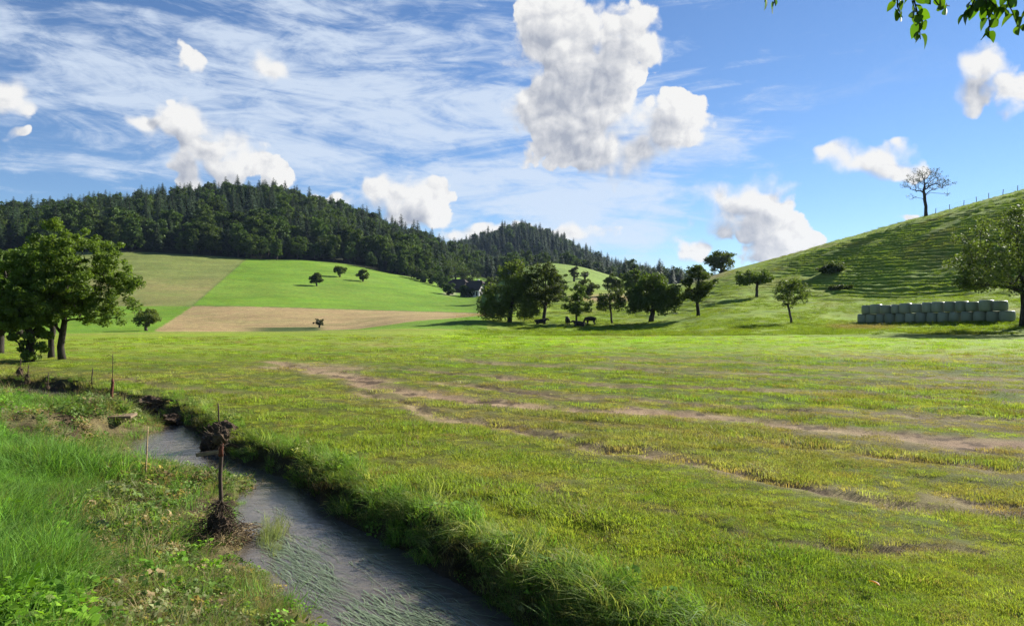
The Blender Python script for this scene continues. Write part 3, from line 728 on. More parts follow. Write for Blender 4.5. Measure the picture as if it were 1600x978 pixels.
single('fruit_tree', 'small sparse fan-shaped tree alone on the grass left of the bales', 1237, 505, 80, 105, 74, 60, 108, trunk_px=3.4, bottom=.34, n_clump=75, n_leaf=2300, leaf=.19, clump=.095,
       lobes=[(.02, 0, .62, .46, .26), (-.05, 0, .86, .3, .14)], group=G1)
single('bush', 'round dark bush on the skyline at the foot of the ridge', 1127, 423, 180, 215, 36, 46, 109, trunk_px=5, bottom=.05, n_clump=60, n_leaf=3600, leaf=.42, clump=.15, cat='bush')
single('slope_shrub', 'low dark shrub spreading on the terraced hillside', 1302, 425, 135, 170, 13, 46, 110, trunk_px=3, bottom=.05, n_clump=50, n_leaf=2600, leaf=.3, clump=.17, cat='shrub', lobes=[(0, 0, .4, .45, .5), (-.25, 0, .3, .25, .35)])
single('slope_shrub', 'flat dark shrub near the foot of the terraced hillside', 1312, 453, 115, 140, 7, 36, 111, trunk_px=2, bottom=.05, n_clump=36, n_leaf=1500, leaf=.25, clump=.17, cat='shrub', lobes=[(0, 0, .4, .45, .5)])
# the lone tree on the ridge, thin of leaf
single('ridge_tree', 'lone thin-leaved tree standing on the ridge line of the right-hand hill', 1447, 339, 160, 176, 80, 78, 112, trunk_px=4.6, bottom=.24, n_clump=300, n_leaf=2500, leaf=.15, clump=.04, bark='bark_dark', leafmat='leaf_sparse',
       lobes=[(.02, 0, .80, .34, .18), (-.30, 0, .66, .22, .13), (.38, 0, .44, .16, .06), (-.3, 0, .38, .14, .06), (.26, 0, .66, .26, .13), (-.12, 0, .58, .2, .12), (.42, 0, .66, .12, .07)], trunk_top=.82, tubek=4, shell=.3)
# the large tree at the right edge
x, y, z = at(1600, 71.5)
put_tree('roadside_tree', make_tree(113, 186 * y / F, 262 * y / F, 0.36, bottom=.30, n_clump=230, n_leaf=15000, leaf=.19, clump=.055, bark='bark_dark',
         lobes=[(-.02, 0, .62, .40, .37), (-.30, 0, .48, .22, .18), (.3, 0, .5, .24, .24), (-.38, 0, .40, .14, .09), (-.25, 0, .36, .16, .05), (.0, 0, .88, .25, .12), (-.2, 0, .68, .24, .2)]), (x, y, z), .3,
         'large dark tree overhanging the end of the bale stack at the right edge', 'tree')
# trees by the brook, left
GL = 'trees along the brook at the left'
def lefttree(name, label, px, Y, h, w, seed, group=GL, **kw):
    x, y, z = at(px, Y); tr = kw.pop('trunk_px', 8) * Y / F / 2
    put_tree(name, make_tree(seed, h * Y / F, w * Y / F, tr, leafmat='leaf_left', bark=kw.pop('bark', 'bark_dark'), **kw), (x, y, z), 0, label, 'tree', group)
lefttree('brook_tree', 'largest green tree by the brook with full crown and bare lower trunk', 98, 33, 218, 215, 121, trunk_px=9.5, bottom=.22, n_clump=380, n_leaf=34000, leaf=.105, clump=.045, aspect=.5,
         lobes=[(.12, 0, .62, .38, .30), (-.1, 0, .66, .32, .27), (.38, 0, .5, .15, .14), (.36, 0, .34, .17, .09), (-.05, 0, .9, .2, .1), (.3, 0, .76, .16, .12), (.02, 0, .37, .36, .14), (-.2, 0, .34, .2, .1)], lean=(-.02, 0))
lefttree('brook_tree', 'slim secondary trunk with light crown beside the largest brook tree', 80, 34.5, 150, 90, 122, trunk_px=8, bottom=.35, n_clump=90, n_leaf=6500, leaf=.105, clump=.075, lobes=[(0, 0, .66, .45, .28), (-.25, 0, .48, .25, .14)], lean=(-.05, 0))
lefttree('brook_tree', 'bushy leafy tree with foliage down its trunk, left of the largest brook tree', 45, 31.5, 150, 96, 123, trunk_px=12, bottom=.06, n_clump=210, n_leaf=21000, leaf=.105, clump=.062,
         lobes=[(.05, 0, .72, .46, .26), (-.3, 0, .6, .3, .2), (.02, 0, .28, .36, .26), (0, 0, .5, .44, .2)])
lefttree('brook_tree', 'dark tree cut by the left edge of the view', -2, 37, 170, 120, 124, trunk_px=11, bottom=.26, n_clump=150, n_leaf=14000, leaf=.13, clump=.07, lobes=[(0, 0, .68, .46, .3), (.2, 0, .46, .34, .24), (0, 0, .34, .4, .14)])
lefttree('brook_tree', 'far rounded tree showing above the left brook trees', 35, 60, 140, 120, 125, trunk_px=9, bottom=.2, n_clump=110, n_leaf=7000, leaf=.26, clump=.085, group=None)
# small round trees of the left-hand fields
GS = 'round trees on the left-hand meadow'
for k, (px, py, h, w, y0, y1, lab) in enumerate(((495, 447, 19, 19, 230, 400, 'small round tree, lowest of the three on the bright green meadow'),
        (531, 433, 18, 20, 260, 420, 'small round tree, middle of the three on the bright green meadow, nearest the wood'), (567, 440, 18, 18, 240, 420, 'small round tree, rightmost of the three on the bright green meadow'))):
    single('meadow_tree', lab, px, py, y0, y1, h, w, 130 + k, trunk_px=2.2, bottom=.22, n_clump=34, n_leaf=1700, leaf=.5, clump=.17, group=GS)
single('meadow_tree', 'round tree with long shadow at the left end of the stubble strip', 229, 517, 110, 150, 35, 38, 134, trunk_px=4, bottom=.26, n_clump=55, n_leaf=4200, leaf=.22, clump=.14, group=GS)
single('meadow_tree', 'tiny reddish tree at the lower edge of the stubble strip', 499, 512, 100, 160, 14, 18, 135, trunk_px=2.4, bottom=.3, n_clump=20, n_leaf=500, leaf=.22, clump=.17, leafmat='leaf_sparse')
# behind the orchard row, up to the green knoll
for k, (px, py, h, w, y0, y1, lab, kw) in enumerate((
        (962, 462, 34, 38, 170, 260, 'grey-green rounded tree behind the leaning tree, below the knoll', dict(leaf=.4, n_leaf=3000)),
        (914, 462, 24, 36, 170, 260, 'dark low bush mass behind the cattle, below the knoll', dict(leaf=.4, n_leaf=2600, bottom=.05)),
        (897, 440, 24, 14, 200, 330, 'thin pale tree on the hedge line of the green knoll', dict(leaf=.4, n_leaf=700, leafmat='leaf_sparse')),
        (914, 437, 13, 14, 200, 330, 'small bare-looking tree on the hedge line of the green knoll', dict(leaf=.4, n_leaf=260, leafmat='leaf_sparse')),
        (988, 470, 52, 24, 170, 240, 'tall narrow grey-green tree behind the broad dark orchard tree', dict(leaf=.4, n_leaf=2000)),
        (868, 466, 34, 40, 170, 240, 'hazy grey-green tree filling the gap between orchard trees', dict(leaf=.4, n_leaf=2600, bottom=.1)),
        (765, 466, 34, 20, 250, 330, 'narrow tree standing right beside the white farmhouse', dict(leaf=.5, n_leaf=1400, bottom=.08)),
        (777, 440, 12, 22, 270, 330, 'small dark hedge on the left shoulder of the green knoll', dict(leaf=.5, n_leaf=900, bottom=.05)))):
    kw.setdefault('bottom', .22); single('far_tree', lab, px, py, y0, y1, h, w, 140 + k, trunk_px=3, n_clump=44, clump=.14, **kw)
# bushes stepping down from the wood to the farm
GB = 'bushes between the wood and the farm'
for k, (px, py, h, w, lab) in enumerate(((632, 430, 18, 26, 'dark bush at the end of the wood, top of the bush row'), (652, 437, 20, 26, 'grey-green bush with shadow, second of the bush row'),
        (660, 441, 12, 20, 'small bush in front of the bush row'), (672, 443, 22, 28, 'green bush in the middle of the bush row'), (688, 449, 20, 26, 'green bush left of the barn, fourth of the bush row'),
        (700, 456, 18, 20, 'dark bush by the farm track'), (712, 430, 34, 46, 'big pale rounded tree above the barn roof'), (734, 432, 22, 30, 'round tree behind the farmhouse roof'),
        (724, 456, 18, 12, 'small bush against the barn wall'), (734, 463, 15, 22, 'bush in front of the white farmhouse'), (680, 432, 26, 30, 'bushy tree at the edge of the wood above the bush row'))):
    single('farm_bush', lab, px, py, (285 if py > 454 else 300) if py > 440 else 380, 322 if py > 454 else 470, h, w, 160 + k, trunk_px=2.5, bottom=.06, n_clump=40, n_leaf=1700, leaf=.6, clump=.17, cat='bush', leafmat='leaf_broad', group=GB)

# ------------------------------------------------------------------ the woods
def conifer(seed, H, W):
    rng = np.random.default_rng(seed); v0, q0, t0 = tube_path([(0, 0, -.6), (0, 0, H * .5), (0, 0, H * .98)], [W * .055, W * .035, .02], 5)
    trunk = mesh_np('trunk', v0, [q0, t0], M['bark_dark'])
    V, Q, Rn = [], [], []; n = 0; z = .06 * H
    while z < H * .99:
        t = z / H; rad = W * .5 * (1 - t) ** .58 * (1 if t > .15 else .6 + t * 2.6); k = max(4, int(9 * (1 - t) + 4)); ph = rng.uniform(0, 6.28)
        for i in range(k):
            a = ph + i * 2 * math.pi / k + rng.normal(0, .22); L = rad * rng.uniform(.65, 1.18) + .12; dr = rng.uniform(.18, .5); up = rng.uniform(.0, .2)
            dx, dy = math.cos(a), math.sin(a); sx, sy = -dy, dx; wd = max(.22, L * rng.uniform(.3, .46))
            for s0, s1, wa, wb in ((.0, .55, .25, 1.0), (.55, 1.05, 1.0, .12)):
                za = z + up * L * s0 - dr * L * s0 ** 1.6; zb = z + up * L * s1 - dr * L * s1 ** 1.6; tw = rng.normal(0, .14) * wd
                V += [(dx * L * s0 - sx * wd * wa * .5, dy * L * s0 - sy * wd * wa * .5, za - wd * .25 * wa + tw), (dx * L * s1 - sx * wd * wb * .5, dy * L * s1 - sy * wd * wb * .5, zb - wd * .25 * wb),
                      (dx * L * s1, dy * L * s1, zb + .05), (dx * L * s0, dy * L * s0, za + .05),
                      (dx * L * s1 + sx * wd * wb * .5, dy * L * s1 + sy * wd * wb * .5, zb - wd * .25 * wb), (dx * L * s0 + sx * wd * wa * .5, dy * L * s0 + sy * wd * wa * .5, za - wd * .25 * wa - tw)]
                Q += [(n, n + 1, n + 2, n + 3), (n + 3, n + 2, n + 4, n + 5)]; Rn += [rng.uniform(0, 1)] * 2; n += 6
        z += H * rng.uniform(.028, .046) * (1.15 - .5 * t)
    return trunk, crown_mesh('crown', np.array(V), np.array(Q), M['leaf_conifer'], np.array(Rn))
def broadleaf(seed, H, W):
    tr, cr = make_tree(seed, H, W, H * .018, bottom=.10, n_clump=85, n_leaf=2600, leaf=H * .042, clump=.115, leafmat='leaf_broad', tubek=3, aspect=.75,
                           lobes=[(0, 0, .58, .42, .36), (.1, .05, .8, .3, .18), (-.15, 0, .42, .42, .28), (.18, -.1, .42, .38, .26)])
    return tr, cr
CON = [conifer(200 + i, (22, 19, 25, 17, 21)[i], (9.5, 9, 10.4, 9, 8.4)[i]) for i in range(5)]
BRO = [broadleaf(220 + i, (19, 21, 17, 20)[i], (13, 12, 14, 11)[i]) for i in range(4)]
WOODCUT = [115, 200, 260, 320, 385, 430, 475, 515, 550, 585, 620, 660, 700]
WOODSEC = ['left of the largest brook tree', 'above the largest brook tree', 'above the left end of the olive field', 'above the middle of the olive field', 'above the right end of the olive field',
           'above the top of the field boundary', 'above the left end of the bright meadow', 'up the slope from the lowest round tree', 'behind the middle round meadow tree', 'behind the rightmost round meadow tree',
           'right of the three round meadow trees', 'above the top of the bush row', 'above the lower bush row', 'above the barn']
def woods():
    rng = np.random.default_rng(77); pts = []
    def area(px0, px1, y0, y1, n, dmin):
        cell = {}; got = []
        u0, u1 = (px0 - 800) / F, (px1 - 800) / F
        Yr = np.sqrt(rng.uniform(y0 ** 2, y1 ** 2, n)); X = rng.uniform(u0, u1, n) * Yr; ok = wood_mask(X, Yr) > .5
        for x, y in zip(X[ok], Yr[ok]):
            k = (int(x // dmin), int(y // dmin)); bad = False
            for i in (-1, 0, 1):
                for j in (-1, 0, 1):
                    for (a, b) in cell.get((k[0] + i, k[1] + j), ()):
                        if (a - x) ** 2 + (b - y) ** 2 < dmin * dmin: bad = True
            if not bad: cell.setdefault(k, []).append((x, y)); got.append((x, y))
        return got
    A = area(-420, 745, 360, 700, 9000, 5.6); B = area(700, 1135, 470, 1180, 9000, 7.0)
    P = np.array(A + B); nA = len(A); z = height(P[:, 0], P[:, 1]); px = 800 + F * P[:, 0] / P[:, 1]
    front = np.interp(px, [-300, 0, 200, 385, 520, 640, 690, 720, 745], [372, 372, 366, 382, 402, 415, 450, 520, 600])
    depth = P[:, 1] - front; isA = np.arange(len(P)) < nA
    pb = np.where(isA, np.where(depth < 28, .72, np.where(depth < 60, .45, .32)), np.where(P[:, 1] < 900, .35, .15))
    pb = np.where(isA & (px > 560), np.maximum(pb, .55 - depth * .0015), pb)
    bro = rng.uniform(size=len(P)) < pb
    var = np.where(bro, rng.integers(0, 4, len(P)), rng.integers(0, 5, len(P))); sc = rng.uniform(.62, 1.15, len(P)) * np.where(isA, 1, .95); rz = rng.uniform(0, 6.28, len(P))
    sc = np.where(isA & (depth < 12), sc * .82, sc)
    inview = (px > -20) & (px < 1620)
    score = np.where(inview & isA, depth + rng.uniform(0, 8, len(P)), 1e6); order = np.argsort(score); own = order[:230]
    protoC = bpy.data.collections.new('wood_kinds'); names = []
    for k, (tr, cr) in enumerate(CON + BRO):
        # one joined mesh for the mass of the wood
        bm = bmesh.new(); bm.from_mesh(tr); bm.from_mesh(cr); me = bpy.data.meshes.new('wood_tree'); bm.to_mesh(me); bm.free()
        nt = len(tr.polygons); me.materials.append(M['bark_dark']); me.materials.append(cr.materials[0])
        mi = np.ones(len(me.polygons), np.int32); mi[:nt] = 0; me.polygons.foreach_set('material_index', mi)
        if 'rnd' not in me.attributes: attr(me, 'rnd', 'FLOAT', 'FACE', np.random.default_rng(k).uniform(0, 1, len(me.polygons)).astype(np.float32))
        o = bpy.data.objects.new('k%02d' % k, me); protoC.objects.link(o)
    for k in own:
        loc = (P[k, 0], P[k, 1], z[k] - .2); e = empty('broadleaf_tree' if bro[k] else 'spruce_tree', loc, rz[k]); e.scale = (sc[k],) * 3
        for nm, me in zip(('trunk', 'crown'), (BRO if bro[k] else CON)[var[k]]): obj(nm, me, e)
        sec = WOODSEC[int(np.searchsorted(WOODCUT, px[k]))]; edge = depth[k] < 14
        tag(e, ('rounded broadleaved tree ' if bro[k] else 'dark pointed spruce ') + ('on the wood edge ' if edge else 'just inside the wood edge ') + sec, 'tree',
            ('broadleaved trees' if bro[k] else 'spruces') + (' on the edge of the wood ' if edge else ' just inside the wood ') + sec)
    rest = np.setdiff1d(np.arange(len(P)), own)
    for nm, sel, lab in (('hillside_wood', rest[isA[rest]], 'dark mixed wood covering the left hill behind its front trees'), ('far_wood', rest[~isA[rest]], 'dark conifer wood covering the far pointed hill')):
        pts = np.column_stack([P[sel], z[sel] - .2])
        scatter(nm, pts, np.column_stack([np.zeros(len(sel)), np.zeros(len(sel)), rz[sel]]), np.repeat(sc[sel][:, None], 3, 1), np.where(bro[sel], var[sel] + 5, var[sel]), protoC, lab, 'wood')
def scatter(name, pts, rot, scl, idx, coll, label, cat, gcol=None):
    """one object that holds a copy of a kind at each point (geometry nodes)"""
    me = bpy.data.meshes.new(name); me.vertices.add(len(pts)); me.vertices.foreach_set('co', np.asarray(pts, np.float32).ravel()); me.update()
    attr(me, 'rot', 'FLOAT_VECTOR', 'POINT', rot.astype(np.float32)); attr(me, 'scl', 'FLOAT_VECTOR', 'POINT', scl.astype(np.float32)); attr(me, 'kindix', 'INT', 'POINT', idx.astype(np.int32))
    if gcol is not None: attr(me, 'gcol', 'FLOAT_COLOR', 'POINT', np.column_stack([gcol, np.ones(len(gcol))]).astype(np.float32))
    o = obj(name, me); g = bpy.data.node_groups.new('plant_' + name, 'GeometryNodeTree')
    g.interface.new_socket('Geometry', in_out='INPUT', socket_type='NodeSocketGeometry'); g.interface.new_socket('Geometry', in_out='OUTPUT', socket_type='NodeSocketGeometry')
    n = g.nodes; i = n.new('NodeGroupInput'); u = n.new('NodeGroupOutput'); ip = n.new('GeometryNodeInstanceOnPoints'); ci = n.new('GeometryNodeCollectionInfo')
    ci.inputs['Collection'].default_value = coll; ci.inputs['Separate Children'].default_value = True; ci.inputs['Reset Children'].default_value = True
    def na(nm, ty):
        a = n.new('GeometryNodeInputNamedAttribute'); a.data_type = ty; a.inputs['Name'].default_value = nm; return a.outputs['Attribute']
    L = g.links.new; L(i.outputs[0], ip.inputs['Points']); L(ci.outputs[0], ip.inputs['Instance']); ip.inputs['Pick Instance'].default_value = True
    L(na('kindix', 'INT'), ip.inputs['Instance Index']); L(na('rot', 'FLOAT_VECTOR'), ip.inputs['Rotation']); L(na('scl', 'FLOAT_VECTOR'), ip.inputs['Scale']); L(ip.outputs[0], u.inputs[0])
    md = o.modifiers.new('plant', 'NODES'); md.node_group = g
    return tag(o, label, cat, kind='stuff')
woods()

# ------------------------------------------------------------------ grass and weeds
def blade_clump(seed, n, h, spread, width, bend, seg=3, drop=0.0):
    rng = np.random.default_rng(seed); V, Fq, Ft, rn = [], [], [], []; k = 0
    for i in range(n):
        a = rng.uniform(0, 6.28); r = spread * math.sqrt(rng.uniform()); bx, by = r * math.cos(a), r * math.sin(a)
        d = a + rng.normal(0, .9) if drop == 0 else rng.normal(0, .7); L = h * rng.uniform(.5, 1.25); bd = bend * rng.uniform(.3, 1.5); w = width * rng.uniform(.7, 1.3)
        dx, dy = math.cos(d), math.sin(d); f = rng.uniform(0, 6.28); sx, sy = math.cos(f), math.sin(f)
        rows = []
        for s in range(seg + 1):
            t = s / seg; out = bd * L * t * t; up = L * (t - .35 * bd * t * t) - drop * L * t ** 2.2
            wd = w * (1 - t) ** .7 * (.7 + .6 * t if t < .5 else 1)
            rows.append((bx + dx * out, by + dy * out, up - .015 * (s == 0), wd))
        for s in range(seg):
            x, y, z, wd = rows[s]; V += [(x - sx * wd / 2, y - sy * wd / 2, z), (x + sx * wd / 2, y + sy * wd / 2, z)]
        x, y, z, _ = rows[seg]; V.append((x, y, z)); q = rng.uniform()
        for s in range(seg - 1): Fq.append((k + 2 * s, k + 2 * s + 1, k + 2 * s + 3, k + 2 * s + 2)); rn.append(q)
        Ft.append((k + 2 * seg - 2, k + 2 * seg - 1, k + 2 * seg)); k += 2 * seg + 1
    me = mesh_np('blades', np.array(V), [np.array(Fq), np.array(Ft)] if Fq else [np.array(Ft)], M['grass'])
    rn = rn + list(rng.uniform(0, 1, len(Ft))); attr(me, 'rnd', 'FLOAT', 'FACE', np.array(rn, np.float32)); return me
def weed_clump(seed, n, size, spread, h):
    rng = np.random.default_rng(seed); a = rng.uniform(0, 6.28, n); r = spread * np.sqrt(rng.uniform(0, 1, n))
    C = np.column_stack([r * np.cos(a), r * np.sin(a), h * rng.uniform(.25, 1, n)]); v, q = leaves(C, size / LEAF_K, rng, up=1.3, aspect=.7)
    me = mesh_np('weed', v, [q], M['grass']); attr(me, 'rnd', 'FLOAT', 'FACE', rng.uniform(0, 1, n).astype(np.float32)); return me
GK = bpy.data.collections.new('grass_kinds')
kinds = [blade_clump(300 + i, 85, .055, .21, .0075, .9, 2) for i in range(4)] + [blade_clump(310 + i, 70, .26, .19, .0085, .85, 3) for i in range(3)] + \
        [weed_clump(320 + i, 42, .062, .18, .13) for i in range(2)] + [blade_clump(330 + i, 13, .42, .07, .008, .3, 3) for i in range(2)] + \
        [blade_clump(340 + i, 40, .20, .16, .006, 2.2, 3) for i in range(2)] + [blade_clump(350 + i, 34, .36, .15, .010, .95, 3, .35) for i in range(2)]
for i, me in enumerate(kinds): o = bpy.data.objects.new('g%02d' % i, me); GK.objects.link(o)
def plant():
    rng = np.random.default_rng(909)
    def fan(n, r0, r1, a0, a1, p):
        u = rng.uniform(0, 1, n); r = (r0 ** (1 - p) + u * (r1 ** (1 - p) - r0 ** (1 - p))) ** (1 / (1 - p)); a = np.radians(rng.uniform(a0, a1, n))
        return r * np.sin(a), r * np.cos(a), r
    def emit(name, x, y, idx, s, col, lab, cat, tilt=.25, rz=None):
        z = height(x, y); n = len(x); rot = np.column_stack([rng.normal(0, tilt, n), rng.normal(0, tilt, n), rng.uniform(0, 6.28, n) if rz is None else rz])
        sc = s[:, None] * np.column_stack([rng.uniform(.85, 1.2, n)] * 2 + [rng.uniform(.7, 1.3, n)])
        scatter(name, np.column_stack([x, y, z]), rot, sc, idx, GK, lab, cat, np.clip(col, 0, 1))
    def cols(x, y):
        z = height(x, y); c, d, left, dirt = colours(x, y, z); return c, d, left, dirt
    # meadow right of the brook
    x, y, r = fan(80000, 3.2, 66, -44, 44, 1.62); c, d, left, dirt = cols(x, y)
    dens = fbm(x * .8, y * .8, 3, 400)
    keep = (~left) & (d > .12) & (rng.uniform(0, 1, len(x)) > dirt * 1.35) & (rng.uniform(0, 1, len(x)) < .35 + .8 * sst(dens, .3, .6) * sst(fbm(x * 2.4, y * 2.4, 2, 404), .25, .5))
    x, y, r, c, d, dens, dirt = x[keep], y[keep], r[keep], c[keep], d[keep], dens[keep], dirt[keep]
    n = len(x); tall = sst(fbm(x * .5, y * .5, 3, 401), .45, .75); yel = rng.uniform(0, 1, n)[:, None]
    col = c * 1.42 * rng.uniform(.65, 1.35, (n, 1)) * np.column_stack([rng.uniform(.85, 1.12, n), np.ones(n), rng.uniform(.8, 1.4, n)]); dry = (rng.uniform(0, 1, n) < .12)[:, None]; col = np.where(dry, np.array([.24, .20, .09]) * rng.uniform(.7, 1.2, (n, 1)), col)
    idx = rng.integers(0, 4, n)
    row = swath(x, y)
    s = (.42 + .35 * tall + .7 * row) * (1 + .022 * np.maximum(r - 8, 0)) * rng.uniform(.7, 1.25, n)
    emit('meadow_grass', x, y, idx, s, col, 'short mown meadow grass covering the flat field right of the brook', 'grass', .05)
    # rough pasture behind: coarse tufts
    u = rng.uniform(0, 1, 30000); Yy = 66 * (190 / 66) ** u; xx = rng.uniform(-.12, .85, 30000) * Yy; c, d, left, dirt = cols(xx, Yy); px = 800 + F * xx / Yy
    k_ = (px > 700 + 160 * rng.uniform(0, 1, 30000)) & (rng.uniform(0, 1, 30000) < sst(fbm(xx * .25, Yy * .25, 3, 410), .3, .55)) & (height(xx, Yy) < 40); xx, Yy, c = xx[k_], Yy[k_], c[k_]; n = len(xx)
    emit('pasture_tufts', xx, Yy, rng.integers(0, 4, n), rng.uniform(1.6, 3.4, n), c * 1.05 * rng.uniform(.7, 1.25, (n, 1)), 'coarse grass tufts of the pasture slope behind the meadow', 'grass', .15)
    # cut bank right of the brook: long grass hanging over
    x, y, r = fan(70000, 3.0, 34, -44, 34, 1.3); c, d, left, dirt = cols(x, y)
    keep = (~left) & (d > .05) & (d < .7) & (rng.uniform(0, 1, len(x)) < (.85 - .6 * sst(d, .3, .7)) * (.25 + .75 * sst(fbm(x * 2.2, y * 2.2, 3, 405), .38, .56))); x, y, r, c, d = x[keep], y[keep], r[keep], c[keep], d[keep]; n = len(x)
    e = 1e-2; g = np.column_stack([side_dist(x + e, y)[0] - side_dist(x - e, y)[0], side_dist(x, y + e)[0] - side_dist(x, y - e)[0]]); rz = np.arctan2(-g[:, 1], -g[:, 0]) + rng.normal(0, .6, n)
    idx = np.where(rng.uniform(0, 1, n) < .5, 13 + rng.integers(0, 2, n), np.where(rng.uniform(0, 1, n) < .35, 7 + rng.integers(0, 2, n), 4 + rng.integers(0, 3, n)))
    col = np.where(rng.uniform(0, 1, (n, 1)) < .25, np.array([.28, .31, .11]), np.array([.14, .24, .045])) * rng.uniform(.6, 1.3, (n, 1))
    emit('bank_grass', x, y, idx, rng.uniform(.22, .75, n) * (1 + .4 * sst(d, .2, .45)), col, 'long grass and weeds hanging over the cut right bank of the brook', 'grass', .35, rz)
    # left bank
    x, y, r = fan(85000, 2.2, 42, -46, 40, 1.15); c, d, left, dirt = cols(x, y); keep = left & (d > .03); x, y, r, c, d = x[keep], y[keep], r[keep], c[keep], d[keep]
    n = len(x); mudn = fbm(x * .9, y * .9, 4, 60); flood = 1 - sst(d + (fbm(x * .5, y * .5, 2, 433) - .5) * 1.4, 1.7, 2.1); q = rng.uniform(0, 1, n)
    lush = q > flood * .97
    xl, yl, rl = x[lush], y[lush], r[lush]; n = len(xl); weedy = sst(fbm(xl * .5, yl * .5, 3, 420) + .45 * sst(-rl, -7.4, -5.0), .46, .66); pick = rng.uniform(0, 1, n)
    idx = np.where(pick < weedy * .8, 7 + rng.integers(0, 2, n), 4 + rng.integers(0, 3, n))
    col = np.where((idx >= 7)[:, None], np.array([.16, .32, .03]), np.array([.13, .255, .05])) * rng.uniform(.65, 1.4, (n, 1)); col = np.where((rng.uniform(0, 1, n) < .12)[:, None], np.array([.15, .20, .06]), col)
    hmod = .6 + .8 * sst(fbm(xl * .7, yl * .7, 3, 421), .3, .7)
    emit('lush_grass', xl, yl, idx, rng.uniform(.42, .8, n) * hmod * (1 + .02 * rl) * np.where(rl < 4.2, .75, 1), col, 'lush green grass and leafy weeds on the left bank', 'grass', .22)
    fl = ~lush; xf, yf, df, mf = x[fl], y[fl], d[fl], mudn[fl]; rf = r[fl]; keep = rng.uniform(0, 1, len(xf)) < 1.0 - .7 * sst(mf, .46, .62) ; xf, yf, df, rf = xf[keep], yf[keep], df[keep], rf[keep]; n = len(xf)
    pick = rng.uniform(0, 1, n); reed = sst(-df, -.75, -.3) * sst(fbm(xf * .5, yf * .5, 2, 430), .38, .55)
    idx = np.where(pick < reed * .55, 9 + rng.integers(0, 2, n), np.where(pick < .62, 7 + rng.integers(0, 2, n), np.where(pick < .84, 11 + rng.integers(0, 2, n), 4 + rng.integers(0, 3, n))))
    pal = np.array([[.14, .22, .06], [.23, .26, .12], [.11, .20, .04], [.33, .26, .14]]); col = pal[rng.choice(4, n, p=(.32, .28, .25, .15))] * rng.uniform(.65, 1.3, (n, 1)); col = np.where((idx >= 11)[:, None], np.array([.30, .23, .13]) * rng.uniform(.6, 1.2, (n, 1)), col)
    emit('flooded_bank_plants', xf, yf, idx, rng.uniform(.4, .85, n) * (.55 + .45 * sst(df, .3, 1.0)) * (1 + .05 * np.maximum(rf - 6, 0)), col, 'flattened straw, reeds and weeds on the flooded left bank', 'plants', .4)
    # reed tuft standing in the water
    cx, cy = on_plane(428, 838, ZW); n = 55; tx = cx + rng.normal(0, .10, n); ty = cy + rng.normal(0, .26, n); tx -= (ty - cy) * .35
    pts = np.column_stack([tx, ty, np.full(n, ZW - .02)]); rot = np.column_stack([rng.normal(0, .2, n), rng.normal(0, .2, n), rng.uniform(0, 6, n)])
    scatter('reed_tuft', pts, rot, np.repeat(rng.uniform(.35, .7, (n, 1)), 3, 1), 9 + rng.integers(0, 2, n), GK, 'pale green reed tuft standing in the brook water', 'reeds', np.array([[.19, .23, .10]]) * rng.uniform(.7, 1.3, (n, 1)))
plant()

def water_weed():
    rng = np.random.default_rng(55); V, Q, rn = [], [], []; k = 0
    m, t, out = new_mat('water_weed'); a = t.new('ShaderNodeAttribute', attribute_name='rnd').outputs['Fac']
    p = principled(t, t.mix(a, (.085, .12, .065), (.18, .225, .125)), .4, .3); t.link(p.outputs[0], out.inputs[0])
    n = 26000; px, py = rng.uniform(365, 850, n), rng.uniform(790, 1030, n); x, y = on_plane(px, py, ZW); d, _ = side_dist(x, y); dl = seg_dist(x, y, EDGE_L)
    ok = (d < -.08) & (rng.uniform(0, 1, n) < 1.25 - dl) & (fbm(x * 1.1, y * 1.1, 2, 66) > .40); x, y = x[ok][:2300], y[ok][:2300]; n = len(x)
    ang = math.radians(-56) + rng.normal(0, .13, n) + .5 * (fbm(x, y, 2, 67) - .5); L = rng.uniform(.3, .95, n); w = rng.uniform(.0025, .006, n); ph = rng.uniform(0, 6, n); cur = rng.normal(0, .25, n); sub = rng.uniform(-.014, .003, n); seg = 8; P = []
    for s_ in range(seg + 1):
        t_ = s_ / seg; aa = ang + cur * t_ + .22 * np.sin(ph + 5 * t_); x = x + np.cos(aa) * L / seg; y = y + np.sin(aa) * L / seg; ww = w * (1 - t_ * .8)
        z = ZW + .003 + sub + .008 * np.sin(ph + 4 * t_) - (side_dist(x, y)[0] > -.05) * .2
        P.append(np.stack([np.column_stack([x - np.sin(aa) * ww, y + np.cos(aa) * ww, z]), np.column_stack([x + np.sin(aa) * ww, y - np.cos(aa) * ww, z])], 1))
    V = np.stack(P, 1).reshape(-1, 3); i = np.arange(n)[:, None] * (2 * seg + 2); j = 2 * np.arange(seg)[None]
    Q = np.stack([i + j, i + j + 1, i + j + 3, i + j + 2], -1).reshape(-1, 4); rn = np.repeat(rng.uniform(0, 1, n), seg)
    me = mesh_np('water_weed', np.array(V), [np.array(Q)], m); attr(me, 'rnd', 'FLOAT', 'FACE', np.array(rn, np.float32))
    tag(obj('water_weed', me), 'grey-green weed streaming in the current of the brook', 'water weed', kind='stuff')
water_weed()

